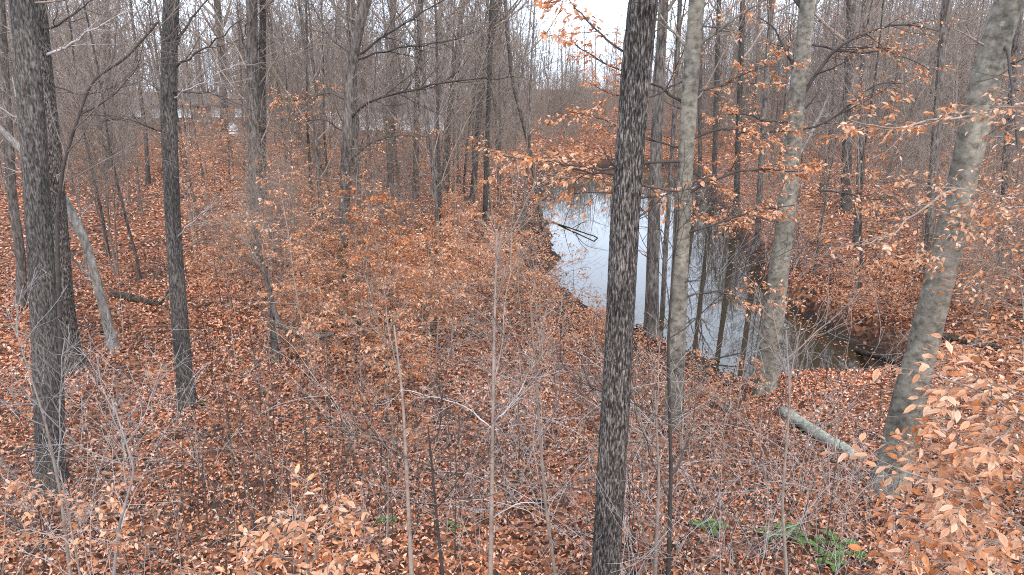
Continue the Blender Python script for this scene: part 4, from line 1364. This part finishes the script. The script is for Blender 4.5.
# sprig top at the bottom left of centre
tp = PX(302, 508, 4.35)
bb = np.array([tp[0] + .1, tp[1] - .1, H1(tp[0] + .1, tp[1] - .1)])
stem_p = [bb - up * .1, bb + up * 1.5, np.array([tp[0], tp[1], tp[2] - .4]), tp]
lims = [[PX(300, 560, 4.35), PX(320, 535, 4.3), PX(330, 510, 4.3)], [PX(300, 575, 4.35), PX(280, 555, 4.3), PX(268, 530, 4.25)], [PX(301, 590, 4.35), PX(330, 575, 4.2), PX(345, 560, 4.1)],
        [PX(301, 600, 4.35), PX(275, 590, 4.3), PX(250, 570, 4.2)], [PX(301, 540, 4.35), PX(296, 515, 4.3), PX(290, 500, 4.3)]]
leafy_sapling('top of a young beech with large peach leaves at the bottom edge, left of centre', bb, stem_p, lims, .018, 100, 73, .072)
# pale leafy patch at the left bottom, in front of the thick trunk
tp = PX(60, 470, 7.2)
bb = np.array([tp[0], tp[1], H1(tp[0], tp[1])])
stem_p = [bb - up * .1, bb + up * 1.2, tp]
lims = [[PX(60, 500, 7.2), PX(40, 490, 7.1), PX(15, 480, 7.0)], [PX(60, 520, 7.2), PX(85, 505, 7.2), PX(105, 500, 7.3)], [PX(60, 540, 7.2), PX(30, 530, 7.1), PX(5, 535, 7.0)], [PX(60, 550, 7.2), PX(90, 540, 7.1), PX(120, 545, 7.1)]]
leafy_sapling('young beech with peach leaves in front of the thick left trunk', bb, stem_p, lims, .016, 110, 74, .08)

# ------------------------------------------------------------ green plants on the floor
mg, n_, l_, b_ = mat('fern_green')
at = n_.new('ShaderNodeAttribute'); at.attribute_name = 'Col'; l_.new(at.outputs['Color'], b_.inputs['Base Color']); b_.inputs['Roughness'].default_value = .5
PAL_G = np.array([(.05, .10, .025), (.08, .14, .03), (.04, .075, .02), (.12, .16, .05)])
PAL_G = PAL_G * np.array([1.2, 1.15, 1.2])
def fern(label, px, py, n, ln, seed):
    g = np.random.default_rng(seed)
    b = G(px, py)
    root = bpy.data.objects.new('fern', None); root.location = b; col.objects.link(root); tag(root, label, 'fern', 'green ferns on the forest floor')
    for i in range(n):
        a = i * 2.4 + g.normal(0, .3)
        t = np.linspace(0, 1, 9)[:, None]
        L = ln * g.uniform(.7, 1.2)
        P = b + t * L * .8 * np.array([math.cos(a), math.sin(a), 0]) + up * (L * (.9 * t - .75 * t ** 2))
        mb = MB(); v, q = tubes(P[None], np.linspace(.004, .002, 9)[None], 3)
        mb.add(v, q, c=np.repeat(PAL_G[2][None], len(v), 0))
        k = 22
        tt = np.linspace(.12, .98, k); x = tt * 8; ii = np.minimum(x.astype(int), 7); f = (x - ii)[:, None]
        pos = P[ii] * (1 - f) + P[ii + 1] * f; tan = norm(P[ii + 1] - P[ii])
        for sg in (-1, 1):
            sd = norm(np.cross(tan, up)) * sg
            leaves(mb, pos, sd + tan * .35, np.repeat(up[None], k, 0) + g.normal(0, .15, (k, 3)), L * .24 * np.sin(np.pi * (.15 + .8 * tt)), g, PAL_G, .38, .05, .1)
        obj('frond', mb.mesh('frond', mg, b, False), root)
fern('green fern right of the dark sapling at the oak foot', 708, 532, 5, .34, 1)
fern('green fern at lower right, left one of two close together', 792, 540, 5, .36, 2)
fern('green fern at lower right, right one of two close together', 818, 550, 4, .32, 3)
fern('small green fern by the bottom right young beech', 852, 558, 4, .28, 4)
fern('green fern between the bottom right young beech and two close ferns', 838, 545, 5, .32, 8)
fern('green fern nearest the bottom edge at lower right', 832, 566, 5, .3, 9)
fern('small green fern left of the two close ferns at lower right', 762, 536, 4, .28, 10)
fern('tiny green fern in the litter at bottom centre', 388, 522, 5, .22, 5)
fern('small fern at the foot of the straight dark trunk', 196, 406, 6, .25, 6)
fern('tiny green fern in the litter right of bottom centre', 452, 530, 4, .18, 7)

# ------------------------------------------------------------ labels: rank the few that still share one by distance
by = {}
for o in list(col.objects):
    if o.parent is None and o.get('label') and o.get('group'):
        by.setdefault(o['label'], []).append(o)
ORD = ['nearest', 'second nearest', 'third nearest', 'fourth nearest', 'fifth nearest', 'sixth nearest']
RANK = {2: ['nearer', 'farther'], 3: ['nearest', 'middle', 'farthest']}
for n_ in (4, 5, 6, 7):
    RANK[n_] = ORD[:n_ - 1] + ['farthest']
for lab, os_ in by.items():
    if len(os_) in RANK:
        os_.sort(key=lambda o: o.location.length)
        for wd_, o in zip(RANK[len(os_)], os_):
            o['label'] = wd_ + ' ' + lab
